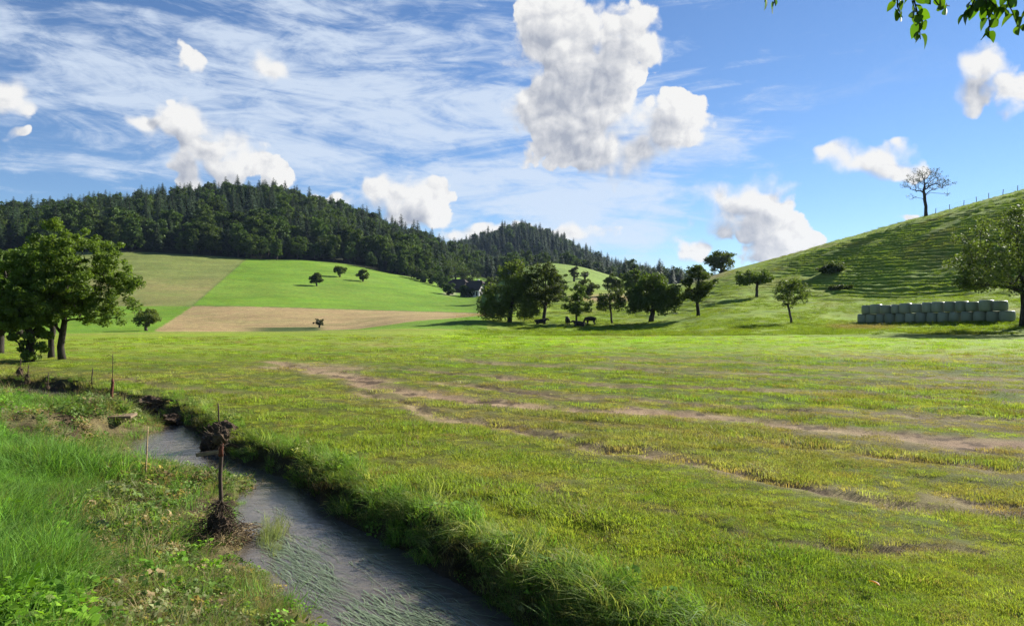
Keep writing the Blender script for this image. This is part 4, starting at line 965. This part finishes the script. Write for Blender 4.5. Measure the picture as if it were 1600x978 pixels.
# ------------------------------------------------------------------ wrapped bales
def bale_mesh(seed, r=.70, h=1.17):
    rng = np.random.default_rng(seed); k = 28; prof = [(0, 0), (r * .80, .0), (r * .95, .035), (r * 1.0, .14), (r * 1.03, h * .32), (r * 1.045, h * .5), (r * 1.03, h * .7), (r * .995, h - .13), (r * .93, h - .03), (r * .78, h), (r * .35, h - .02)]
    V, Q = [], []
    for i, (rr, z) in enumerate(prof[1:]):
        for j in range(k):
            a = j * 2 * math.pi / k; w = 1 + rng.normal(0, .008) + .012 * math.sin(3 * a + seed) + .012 * math.sin(2 * a + i * .4 + seed * 2)
            V.append((rr * w * math.cos(a), rr * w * math.sin(a), z + rng.normal(0, .006)))
    n = len(prof) - 1
    for i in range(n - 1):
        for j in range(k): Q.append((i * k + j, i * k + (j + 1) % k, (i + 1) * k + (j + 1) % k, (i + 1) * k + j))
    V += [(0, 0, 0), (0, 0, h - .025)]; T = [(n * k, (j + 1) % k, j) for j in range(k)] + [(n * k + 1, (n - 1) * k + j, (n - 1) * k + (j + 1) % k) for j in range(k)]
    return mesh_np('silage_bale', np.array(V), [np.array(Q), np.array(T)], M['film'], True)
def film_mat():
    m, t, out = new_mat('bale_film'); co = t.new('ShaderNodeTexCoord').outputs['Object']; oi = t.new('ShaderNodeObjectInfo').outputs['Random']
    mp = t.new('ShaderNodeMapping'); mp.inputs['Scale'].default_value = (1, 1, 14); t.link(co, mp.inputs[0]); n = t.noise(mp.outputs[0], 2.2, 4, .6, .4); n2 = t.noise(co, 5, 5, .65)
    c = t.mix(oi, (.155, .18, .12), (.235, .265, .18)); c = t.mix(t.ramp(n2, .5, .8, 0, .5), c, (.14, .15, .11))
    p = principled(t, c, .42, .5, bump(t, t.math('ADD', n, t.math('MULTIPLY', n2, .5)), .5, .03)); t.link(p.outputs[0], out.inputs[0]); return m
M['film'] = film_mat()
ORD = ['first', 'second', 'third', 'fourth', 'fifth', 'sixth', 'seventh', 'eighth', 'ninth', 'tenth', 'eleventh', 'twelfth', 'thirteenth', 'fourteenth']
def bales():
    rng = random.Random(3); BM = [bale_mesh(i) for i in range(4)]
    ax, ay, _ = at(1349, 94.5); bx, by, _ = at(1574, 76.5); ts = [i / 13 for i in range(14)]
    zs = []
    for i, t in enumerate(ts):
        x, y = ax + (bx - ax) * t, ay + (by - ay) * t; z = float(height(np.array([x]), np.array([y]))[0]); zs.append((x, y, z))
    # level the bed along the row
    for i, (x, y, z) in enumerate(zs):
        z = zs[0][2] * (1 - i / 13) + zs[-1][2] * i / 13 - .04; zs[i] = (x, y, z)
        o = obj('silage_bale', BM[rng.randrange(4)], None, (x + rng.uniform(-.05, .05), y + rng.uniform(-.08, .08), z), (rng.uniform(-.02, .02), rng.uniform(-.02, .02), rng.uniform(0, 6)))
        o.scale = (rng.uniform(.95, 1.05), rng.uniform(.95, 1.05), rng.uniform(.96, 1.0))
        tag(o, ('single leftmost bale of the bottom row with no bale on top' if i == 0 else 'last bale at the right end of the bottom row under the tree' if i == 13 else ORD[i] + ' bale from the left in the bottom row of the pale green wrapped stack'), 'bale', 'wrapped silage bales stacked in two rows')
    for i in range(13):
        (x0, y0, z0), (x1, y1, z1) = zs[i], zs[i + 1]
        o = obj('silage_bale', BM[rng.randrange(4)], None, ((x0 + x1) / 2 + rng.uniform(-.08, .08), (y0 + y1) / 2 + rng.uniform(-.1, .1), (z0 + z1) / 2 + 1.165), (rng.uniform(-.03, .03), rng.uniform(-.03, .03), rng.uniform(0, 6)))
        o.scale = (rng.uniform(.92, 1.05), rng.uniform(.92, 1.05), rng.uniform(.9, 1.05)); o.location.z -= .015
        tag(o, ORD[i] + ' bale from the left in the top row of the pale green wrapped stack', 'bale', 'wrapped silage bales stacked in two rows')
bales()

# ------------------------------------------------------------------ cattle
M['hide'] = rough_mat('cow_hide', (.012, .009, .008), (.035, .025, .02), 4, .7, .3, .01)
M['horn'] = rough_mat('hoof', (.03, .025, .02), (.07, .06, .05), 8)
def skin_body(name, verts, edges, radii, mat, parent, sub=2):
    me = bpy.data.meshes.new(name); me.from_pydata(verts, edges, []); me.materials.append(mat); o = obj(name, me, parent)
    md = o.modifiers.new('skin', 'SKIN'); md.use_smooth_shade = True
    for i, r in enumerate(radii): me.skin_vertices[0].data[i].radius = r if hasattr(r, '__len__') else (r, r)
    me.skin_vertices[0].data[0].use_root = True
    s = o.modifiers.new('sub', 'SUBSURF'); s.levels = sub; s.render_levels = sub; return o
def cow(px, Y, rz, label, lying=False, graze=False):
    x, y, z = at(px, Y); e = empty('cow', (x, y, z), rz); tag(e, label, 'cow', 'cattle resting in the shade of the orchard trees')
    b = .52 if lying else 1.0                                     # height of the belly line's middle
    V = [(-.55, 0, b), (-.2, 0, b - .02), (.25, 0, b), (.55, 0, b + .04), (.82, 0, b + (.02 if graze else .22)), (1.05, 0, b - .35 if graze else b + .34), (1.28, 0, b - .66 if graze else b + .20), (1.40, 0, b - .78 if graze else b + .12)]
    R = [(.29, .33), (.33, .37), (.33, .37), (.28, .34), (.18, .22), (.13, .15), (.10, .115), (.075, .07)]
    E = [(0, 1), (1, 2), (2, 3), (3, 4), (4, 5), (5, 6), (6, 7)]
    for sx, root in ((-.55, 0), (.5, 3)):
        for sy in (-1, 1):
            n = len(V)
            if lying: pts = [(sx + .05, sy * .32, b - .22), (sx + .3, sy * .42, .14), (sx + .02, sy * .40, .07), (sx - .05, sy * .38, .07)]
            elif sx < 0: pts = [(sx - .02, sy * .17, b - .28), (sx + .08, sy * .17, b - .48), (sx - .10, sy * .17, .42), (sx - .03, sy * .17, .06)]
            else: pts = [(sx, sy * .16, b - .3), (sx, sy * .16, b - .46), (sx + .02, sy * .16, .38), (sx, sy * .16, .06)]
            V += pts; R += [(.15, .15), (.095, .095), (.06, .06), (.06, .06)]; E += [(root, n), (n, n + 1), (n + 1, n + 2), (n + 2, n + 3)]
    n = len(V); V += [(-.86, 0, b + .12), (-.93, 0, b - .25), (-.90, 0, b - .55)]; R += [(.04, .04), (.025, .025), (.045, .045)]; E += [(0, n), (n, n + 1), (n + 1, n + 2)]
    skin_body('body', V, E, R, M['hide'], e)
    hx, hz = (1.08, b - .30) if graze else (1.1, b + .36)
    for sy in (-1, 1):
        v, q, t = tube_path([(hx, sy * .10, hz), (hx - .03, sy * .19, hz + .03), (hx - .04, sy * .27, hz - .01)], [.03, .055, .01], 6); obj('ear', mesh_np('ear', v, [q, t], M['hide'], True), e)
cow(887, 107, math.radians(95), 'dark cow standing rear to the left, leftmost under the slim tree')
cow(906, 106, math.radians(178), 'dark cow lying with its head to the left, in the middle', lying=True)
cow(923, 108, math.radians(150), 'dark cow standing behind the lying one, rightmost', graze=True)
cow(844, 109, math.radians(8), 'brown cow lying in the tree shadow left of the others', lying=True)

# ------------------------------------------------------------------ farm
M['plaster'] = rough_mat('white_plaster', (.62, .60, .55), (.78, .76, .72), 3, .9, .2)
M['tile'] = rough_mat('dark_tiles', (.035, .028, .026), (.075, .055, .05), 3, .85, .5, .04, (1, 1, 3))
M['barnwood'] = rough_mat('barn_wood', (.035, .026, .02), (.075, .055, .04), 5, .9, .4, .02, (4, 4, .5))
M['pane'] = rough_mat('window_pane', (.02, .025, .03), (.05, .06, .07), 2, .15, .1, .01, spec=.5)
def box(sx, sy, sz, c=(0, 0, 0), mat=None, name='box', bevel=0):
    bm = bmesh.new(); bmesh.ops.create_cube(bm, size=1, matrix=Matrix.Translation(c) @ Matrix.Diagonal((sx, sy, sz, 1)))
    if bevel: bmesh.ops.bevel(bm, geom=bm.edges[:], offset=bevel, segments=2, affect='EDGES')
    me = bpy.data.meshes.new(name); bm.to_mesh(me); bm.free()
    if mat: me.materials.append(mat)
    return me
def building(name, label, px, py, y0, y1, L, W, Hh, Rr, rz, wallmat, hip=.35, over=.55, wins=True):
    x, y, z = ground(px, py, y0, y1); e = empty(name, (x, y, z - .5), rz); tag(e, label, 'house' if wins else 'barn')
    hl, hw = L / 2, W / 2; h = Hh + .5
    # walls with gable tops as one shell
    V = [(-hl, -hw, 0), (hl, -hw, 0), (hl, hw, 0), (-hl, hw, 0), (-hl, -hw, h), (hl, -hw, h), (hl, hw, h), (-hl, hw, h), (-hl, 0, h + Rr * (1 - hip) * .9), (hl, 0, h + Rr * (1 - hip) * .9)]
    me = bpy.data.meshes.new('wall'); me.from_pydata(V, [], [(0, 1, 5, 4), (2, 3, 7, 6), (1, 2, 6, 9, 5), (3, 0, 4, 8, 7)]); me.materials.append(wallmat); obj('wall', me, e)
    # half-hipped roof with thickness
    o = over; zr = h + Rr; ze = h - o * Rr / hw * .9; xh = hl + o; hx = hl - Rr * hip * .8; zh = h + Rr * (1 - hip); yh = hw * hip
    bm = bmesh.new(); P = [(-xh, -hw - o, ze), (xh, -hw - o, ze), (xh, -yh, zh), (hx, 0, zr), (-hx, 0, zr), (-xh, -yh, zh), (xh, hw + o, ze), (-xh, hw + o, ze), (xh, yh, zh), (-xh, yh, zh)]
    vs = [bm.verts.new(p) for p in P]
    for f in ((0, 1, 2, 3, 4, 5), (7, 9, 4, 3, 8, 6), (2, 8, 3), (5, 4, 9)): bm.faces.new([vs[i] for i in f])
    me = bpy.data.meshes.new('roof'); bm.to_mesh(me); bm.free(); me.materials.append(M['tile']); ro = obj('roof', me, e); sd = ro.modifiers.new('thick', 'SOLIDIFY'); sd.thickness = .22; sd.offset = 1
    if wins:
        obj('chimney', box(.7, .7, 1.5, (hl * .25, .4, zr - .1), M['plaster'], 'chimney', .03), ro)
        for k, (yy, zz) in enumerate(((-1.7, 1.6), (0, 1.6), (1.7, 1.6), (-1.0, h - .1), (1.0, h - .1))):
            w = obj('window', box(.06, 1.0, 1.2, (hl + .03, yy, zz), M['barnwood'], 'window', .01), e); obj('pane', box(.04, .8, 1.0, (hl + .06, yy, zz), M['pane'], 'pane'), w)
        for xx in (-2.6, -.6, 1.4):
            w = obj('window', box(1.0, .06, 1.2, (xx, -hw - .03, 1.6), M['barnwood'], 'window', .01), e); obj('pane', box(.8, .04, 1.0, (xx, -hw - .06, 1.6), M['pane'], 'pane'), w)
        obj('door', box(1.0, .08, 2.0, (3.0, -hw - .04, 1.5), M['barnwood'], 'door', .01), e)
    else:
        obj('barn_door', box(.1, 2.6, 2.8, (hl + .05, 0, 1.9), M['wood_dark'], 'barn_door', .02), e)
    return e
building('farmhouse', 'white farmhouse with dark half-hipped roof beside the trees', 744, 463, 300, 400, 8.5, 6.2, 3.0, 3.8, math.radians(-38), M['plaster'])
building('barn', 'dark wooden barn with low roof left of the white farmhouse', 716, 457, 310, 420, 9, 7, 2.2, 4.2, math.radians(-25), M['barnwood'], wins=False)

# ------------------------------------------------------------------ fence on the ridge
def fence():
    pxs = [1462, 1484, 1506, 1526, 1545, 1567, 1590, 1613, 1640]; pts = []
    for p in pxs:
        Y = np.linspace(140, 200, 300); X = (p - 800) / F * Y; Z = height(X, Y); i = int(np.argmin(HZ + (CZ - Z) * F / Y)); pts.append((X[i], Y[i], Z[i]))
    e = empty('ridge_fence', pts[0]); tag(e, 'wooden post and wire fence along the ridge right of the lone tree', 'fence'); b = np.array(pts[0])
    post = mesh_np('post', *(lambda v, q, t: (v, [q, t]))(*tube_path([(0, 0, -.3), (0, 0, .6), (.02, 0, 1.15), (.02, 0, 1.2)], [.075, .07, .065, .03], 6)), M['wood_dark'], True)
    for p in pts: obj('post', post, e, np.array(p) - b, (random.uniform(-.06, .06), random.uniform(-.08, .08), 0))
    for hgt in (.55, 1.05):
        P = [np.array(p) - b + np.array([.08, 0, hgt]) for p in pts]; v, q, t = tube_path(P, [.006] * len(P), 4); obj('wire', mesh_np('wire', v, [q, t], M['wood_dark']), e)
fence()

# ------------------------------------------------------------------ stakes, flood wrack and earth by the brook
def twigs(n, rng, fn, r=(.002, .006)):
    P0, P1, R0 = [], [], []
    for _ in range(n):
        a, b = fn(rng); m = (np.array(a) + np.array(b)) / 2 + rng.normal(0, .02, 3); w = rng.uniform(*r); P0 += [a, m]; P1 += [m, b]; R0 += [w, w * .8]
    v, q = tubes(P0, P1, R0, np.array(R0) * .75, 4); return v, q
def lump(seed, sx, sy, sz, rough=.35, sub=4):
    bm = bmesh.new(); bmesh.ops.create_icosphere(bm, subdivisions=sub, radius=1); co = np.array([v.co[:] for v in bm.verts])
    n = fbm(co[:, 0] * 2 + seed * 3.1 + co[:, 2], co[:, 1] * 2 + co[:, 2] * 1.7, 4, seed) - .5 + .5 * (fbm(co[:, 0] * 6 + co[:, 2] * 3, co[:, 1] * 6 - co[:, 2] * 2 + seed, 3, seed + 5) - .5)
    for v, k in zip(bm.verts, n): v.co *= 1 + rough * 2 * k; v.co.x *= sx; v.co.y *= sy; v.co.z *= sz
    me = bpy.data.meshes.new('lump'); bm.to_mesh(me); bm.free(); return me
def wrack(name, loc, h, w, seed, label, n=150, skirt=1.0, cat='flood debris'):
    """a shock of twigs and straw caught by the flood round a stake: earth core, dark twigs, pale straw"""
    rng = np.random.default_rng(seed); e = empty(name, loc); tag(e, label, cat)
    me = lump(seed, w * .26, w * .26, h * .42, .5, 3); me.materials.append(M['earth']); obj('core', me, e, (0, 0, h * .22))
    def f(rng):
        a = rng.uniform(0, 6.28); t_ = rng.uniform(0, 1) ** 1.4; rr = w * .5 * skirt * (1 - t_) ** 1.2 * rng.uniform(.55, 1.1) * (1 + .35 * math.sin(2 * a + seed)) + .015; p = np.array([rr * math.cos(a), rr * math.sin(a), h * t_ * .95])
        dv = rng.normal(0, .6, 3) + np.array([math.cos(a) * .7, math.sin(a) * .7, -.55]); L = w * rng.uniform(.12, .38); qv = p + dv / np.linalg.norm(dv) * L; qv[2] = max(qv[2], -.03); return tuple(p), tuple(qv)
    v, q = twigs(n, rng, f); o = obj('twigs', mesh_np('twigs', v, [q], M['twig']), e); tag(o, kind='stuff')
    def g(rng):
        a = rng.uniform(-1.6, 1.2); r0 = w * rng.uniform(.3, .8); z = h * rng.uniform(-.05, .3); L = w * rng.uniform(.15, .4); b = a + rng.normal(0, 1)
        return (r0 * math.cos(a), r0 * math.sin(a), z), (r0 * math.cos(a) + L * math.cos(b), r0 * math.sin(a) + L * math.sin(b), z - .02)
    v, q = twigs(n // 2, rng, g, (.0015, .004)); o = obj('straw', mesh_np('straw', v, [q], M['straw']), e); tag(o, kind='stuff'); return e
def stake(name, base, top, r, mat, label, parts=(), k=7):
    base = np.array(base); top = np.array(top); e = empty(name, base); tag(e, label, 'stake'); d = top - base
    P = [np.array([0, 0, -.3]) * 1.0] + [d * t + np.array([math.sin(t * 9) * r * .4, 0, 0]) for t in (0, .3, .6, .9, 1.0)]
    v, q, t = tube_path(P, [r, r, r * .97, r * .95, r * .9, r * .7], k); obj('shaft', mesh_np('shaft', v, [q, t], mat, True), e); return e
def gz(x, y): return float(height(np.array([x]), np.array([y]))[0])
def zpix(py, Y): return CZ - (py - HZ) * Y / F
# tall stake in the foreground with a red-painted top and a board caught on it
x0, y0, z0 = ground(344, 845, 6, 12); Ym = y0
wrack('debris_heap', (x0, y0, z0), .50, .46, 7, 'dark cone of flood twigs heaped round the foot of the tall stake', 620, 1.25)
e = stake('marker_stake', (x0, y0 + .02, z0 + .1), (x0 + .0, y0 + .02, zpix(690, Ym)), .024, M['wood_dark'], 'tall dark stake with red top and a pale board caught on it, nearest the camera')
d = zpix(690, Ym) - z0 - .1
v, q, t = tube_path([(0, 0, d - .17), (0, 0, d - .08), (.002, 0, d + .02)], [.029, .030, .028], 7); obj('painted_top', mesh_np('painted_top', v, [q, t], M['rust'], True), e)
obj('caught_board', box(.26, .03, .045, (0, 0, 0), M['wood'], 'caught_board', .006), e, (-.14, -.03, d - .13), (0, math.radians(-8), .1))
rg = np.random.default_rng(91); me = lump(35, .085, .075, .085, .5, 3); me.materials.append(M['earth']); obj('caught_debris', me, e, (.0, 0, d + .05))
v, q = twigs(60, rg, lambda r_: (tuple(np.array([0, 0, d + .04]) + r_.normal(0, .05, 3)), tuple(np.array([0, 0, d + .03]) + r_.normal(0, .10, 3)))); tag(obj('caught_twigs', mesh_np('caught_twigs', v, [q], M['twig']), e), kind='stuff')
# thin stake on the earth clod across the brook
x1, y1, z1 = ground(346, 690, 10, 15)
me = lump(31, .34, .26, .30, .55, 4); me.materials.append(M['earth']); tag(obj('earth_clod', me, None, (x1, y1, z1 + .06)), 'upturned earth clod carrying a thin stake on the far bank', 'earth clod')
stake('bank_stake', (x1 - .02, y1, z1 + .1), (x1 - .09, y1 + .05, zpix(630, y1)), .016, M['wood_dark'], 'thin leaning stake stuck in the earth clod on the far bank')
# rusty pole with thin rod and hooks on top, by the pale board
x2, y2, z2 = at(174, 16.2); z2 = zpix(650, 16.2)
e = stake('rusty_pole', (x2, y2, min(z2, gz(x2, y2))), (x2 + .02, y2, zpix(592, y2)), .035, M['rust'], 'rusty red pole with a thin twig-like rod on top, beside the brook')
zb = min(z2, gz(x2, y2)); hp = zpix(592, y2) - zb; ht = zpix(553, y2) - zb
for P, rr in (([(.02, 0, hp - .1), (.03, 0, hp + .3), (.03, 0, ht)], .008), ([(.03, 0, ht - .06), (-.06, 0, ht - .02), (-.1, .0, ht - .05)], .006), ([(.03, 0, ht - .2), (.1, 0, ht - .17)], .005), ([(.03, 0, hp + .15), (-.07, 0, hp + .13)], .005)):
    v, q, t = tube_path(P, [rr] * len(P), 5); obj('rod', mesh_np('rod', v, [q, t], M['twig'], True), e)
xb, yb, zb_ = ground(180, 655, 13, 17.5)
bo = obj('wooden_board', box(.78, .34, .05, (0, 0, 0), M['wood'], 'wooden_board', .008), None, (xb, yb, zb_ + .06), (.06, -.03, .08)); tag(bo, 'pale weathered board lying flat on the undercut bank edge', 'board')
# more staked saplings along the brook
for k, (px, py, top, Y0, Y1, lab) in enumerate(((143, 612, 575, 17, 27, 'short stake wrapped in brown flood wrack, right of the far brook bend'), (74, 618, 582, 17, 27, 'thin sapling stake with a small clump at its foot'),
        (43, 600, 570, 19, 32, 'stake with a dark bundle at its foot under the bushy tree'), (31, 588, 560, 22, 34, 'leftmost short stake with a dark bundle under the trees'))):
    x, y, z = ground(px, py, Y0, Y1)
    wrack('debris_bundle', (x, y, z), .42 * y / 22, .34 * y / 22, 40 + k, ['brown flood wrack bundled round the short stake past the far bend', 'small twig clump at the foot of the thin sapling stake', 'dark twig bundle at the foot of the stake under the bushy tree', 'dark twig bundle at the foot of the leftmost stake'][k], 70)
    stake('sapling_stake', (x, y, z), (x + .03, y, zpix(top, y)), .018, M['twig'], lab)
xe, ye, ze = ground(236, 640, 14, 24); me = lump(33, .40, .28, .26, .6, 4); me.materials.append(M['earth']); tag(obj('earth_clod', me, None, (xe, ye, ze + .08)), 'dark earth clod torn up at the far edge of the upper pool', 'earth clod')
xe, ye, ze = ground(262, 664, 12, 20); me = lump(34, .30, .22, .14, .6, 4); me.materials.append(M['earth']); tag(obj('earth_clod', me, None, (xe, ye, ZW + .06)), 'low mud lump at the tip of the spit in the upper pool', 'earth clod')
xs, ys, zs_ = ground(226, 756, 8, 12.5)
v, q, t = tube_path([(0, 0, -.1), (-.05, .15, .32), (-.10, .28, .62), (-.13, .36, .74)], [.012, .011, .009, .005], 6); tag(obj('driftwood_stick', mesh_np('driftwood_stick', v, [q, t], M['straw'], True), None, (xs, ys, zs_)), 'pale thin stick leaning up from the bank in front of the pool', 'stick')
# fallen orange leaf
def leaf_shape(L, W, seed=0, n=5, curl=.25):
    V = []; Q = []; T = []
    for i in range(n + 1):
        t = i / n; w = W * .5 * math.sin(math.pi * min(1, t * .93 + .07)) ** .75 * (1.15 - .35 * t); y = L * t; z = -curl * L * t * t
        if i in (0, n): w = .002 if i == 0 else .0005
        V += [(-w, y, z + w * .35), (0, y, z), (w, y, z + w * .35)]
    for i in range(n): Q += [(3 * i, 3 * i + 1, 3 * i + 4, 3 * i + 3), (3 * i + 1, 3 * i + 2, 3 * i + 5, 3 * i + 4)]
    return np.array(V), np.array(Q)
M['leaf_orange'] = leaf_mat('leaf_orange', (.35, .10, .015), (.5, .17, .02), .3)
xo, yo, zo = ground(1375, 930, 4, 7); v, q = leaf_shape(.09, .07); me = mesh_np('fallen_leaf', v, [q], M['leaf_orange']); tag(obj('fallen_leaf', me, None, (xo, yo, zo + .075), (.5, .3, 1)), 'small orange fallen leaf lying on the near meadow grass', 'leaf')

# ------------------------------------------------------------------ tree whose branch hangs into the picture
def overhang():
    rng = np.random.default_rng(8); tx, ty = 5.9, 3.3; z = gz(tx, ty); e = empty('overhanging_tree', (tx, ty, z)); tag(e, 'leafy branch tips hanging into the top right of the view', 'tree')
    b = np.array([tx, ty, z]); Yp = 3.8
    W = lambda px, py, dy=0.0: np.array([(px - 800) / F * (Yp + dy), Yp + dy, CZ - (py - HZ) * (Yp + dy) / F]) - b
    v, q, t = tube_path([(0, 0, -.3), (0, .02, 1.5), (-.05, .05, 3), (-.1, .1, 4.3), (-.05, .2, 6), (0, .2, 8)], [.2, .15, .13, .11, .07, .03], 10); obj('trunk', mesh_np('trunk', v, [q, t], M['bark'], True), e)
    limb = [np.array([-.1, .1, 4.2]), W(1700, -190), W(1560, -150), W(1430, -120), W(1330, -110), W(1210, -60), W(1190, -40)]
    v, q, t = tube_path(limb, [.05, .035, .026, .02, .015, .008, .004], 7); obj('limb', mesh_np('limb', v, [q, t], M['bark_dark'], True), e)
    LM = []
    for s in range(4):
        v, q = leaf_shape(.062 + .006 * s, .052 + .005 * s, curl=.12 + .10 * s); me = mesh_np('leaf', v, [q], M['leaf_hang'], True); LM.append(me)
    def twig(pts, n, wob=0.0):
        P = [np.array(p, float) for p in pts]; v, q, t = tube_path(P, np.linspace(.006, .0022, len(P)), 5); obj('twig', mesh_np('twig', v, [q, t], M['bark_dark'], True), e)
        P = np.array(P); seg = np.concatenate([[0], np.cumsum(np.linalg.norm(np.diff(P, axis=0), axis=1))])
        for k in range(n):
            s = seg[-1] * (k + .6) / n; p = np.array([np.interp(s, seg, P[:, i]) for i in range(3)])
            obj('leaf', LM[rng.integers(0, 4)], e, p + rng.normal(0, .004, 3), (rng.uniform(-1.5, -.5), rng.normal(0, .5), (1.6 if k % 2 else -1.6) + rng.normal(0, .5)))
    twig([W(1420, -120), W(1424, -50), W(1428, 0, .03), W(1436, 30, .03), W(1438, 62, .02)], 30)
    twig([W(1420, -100), W(1404, -40, .05), W(1402, 10, .06), W(1410, 28, .06)], 20)
    twig([W(1430, -60), W(1450, -15, -.05), W(1466, 8, -.06), W(1484, 10, -.06)], 12)
    twig([W(1560, -150), W(1545, -60, .05), W(1540, 0, .05), W(1546, 35, .04), W(1545, 56, .04)], 30)
    twig([W(1545, -60), W(1528, -10, .1), W(1516, 14, .1), W(1508, 22, .1)], 18)
    twig([W(1600, -150), W(1585, -60, -.03), W(1575, 5, -.04), W(1592, 40, -.04)], 26)
    twig([W(1650, -170), W(1630, -60), W(1612, 0), W(1606, 40)], 22)
    twig([W(1545, 0, .05), W(1560, 14), W(1572, 12)], 7)
    twig([W(1205, -60), W(1206, -25), W(1210, 0), W(1212, 10)], 6)
    twig([W(1200, -50), W(1197, -20), W(1195, 4)], 3)
    # the rest of the crown, out of the picture
    n = 2600; C = np.column_stack([rng.normal(.6, 1.0, n), rng.normal(.4, .8, n), rng.uniform(4.9, 8.4, n)]); C = C[(C[:, 0] > -1.4)]
    v, q = leaves(C, .06, rng); obj('crown', crown_mesh('crown', v, q, M['leaf_hang'], rng.uniform(0, 1, len(q))), e)
overhang()

# ------------------------------------------------------------------ summer haze in the valley air
def haze():
    m, t, out = new_mat('haze_air'); v = t.new('ShaderNodeVolumePrincipled'); v.inputs['Color'].default_value = (.5, .68, 1.0, 1); v.inputs['Density'].default_value = HAZE
    v.inputs['Anisotropy'].default_value = .2; t.link(v.outputs[0], out.inputs['Volume'])
    zt = 145.0; zb = -12.0; me = box(10100, 10100, zt - zb, (0, 0, (zt + zb) / 2), m, 'haze'); tag(obj('haze', me), 'thin blue summer haze filling the valley air', 'haze', kind='stuff')
HAZE = .00004
haze()
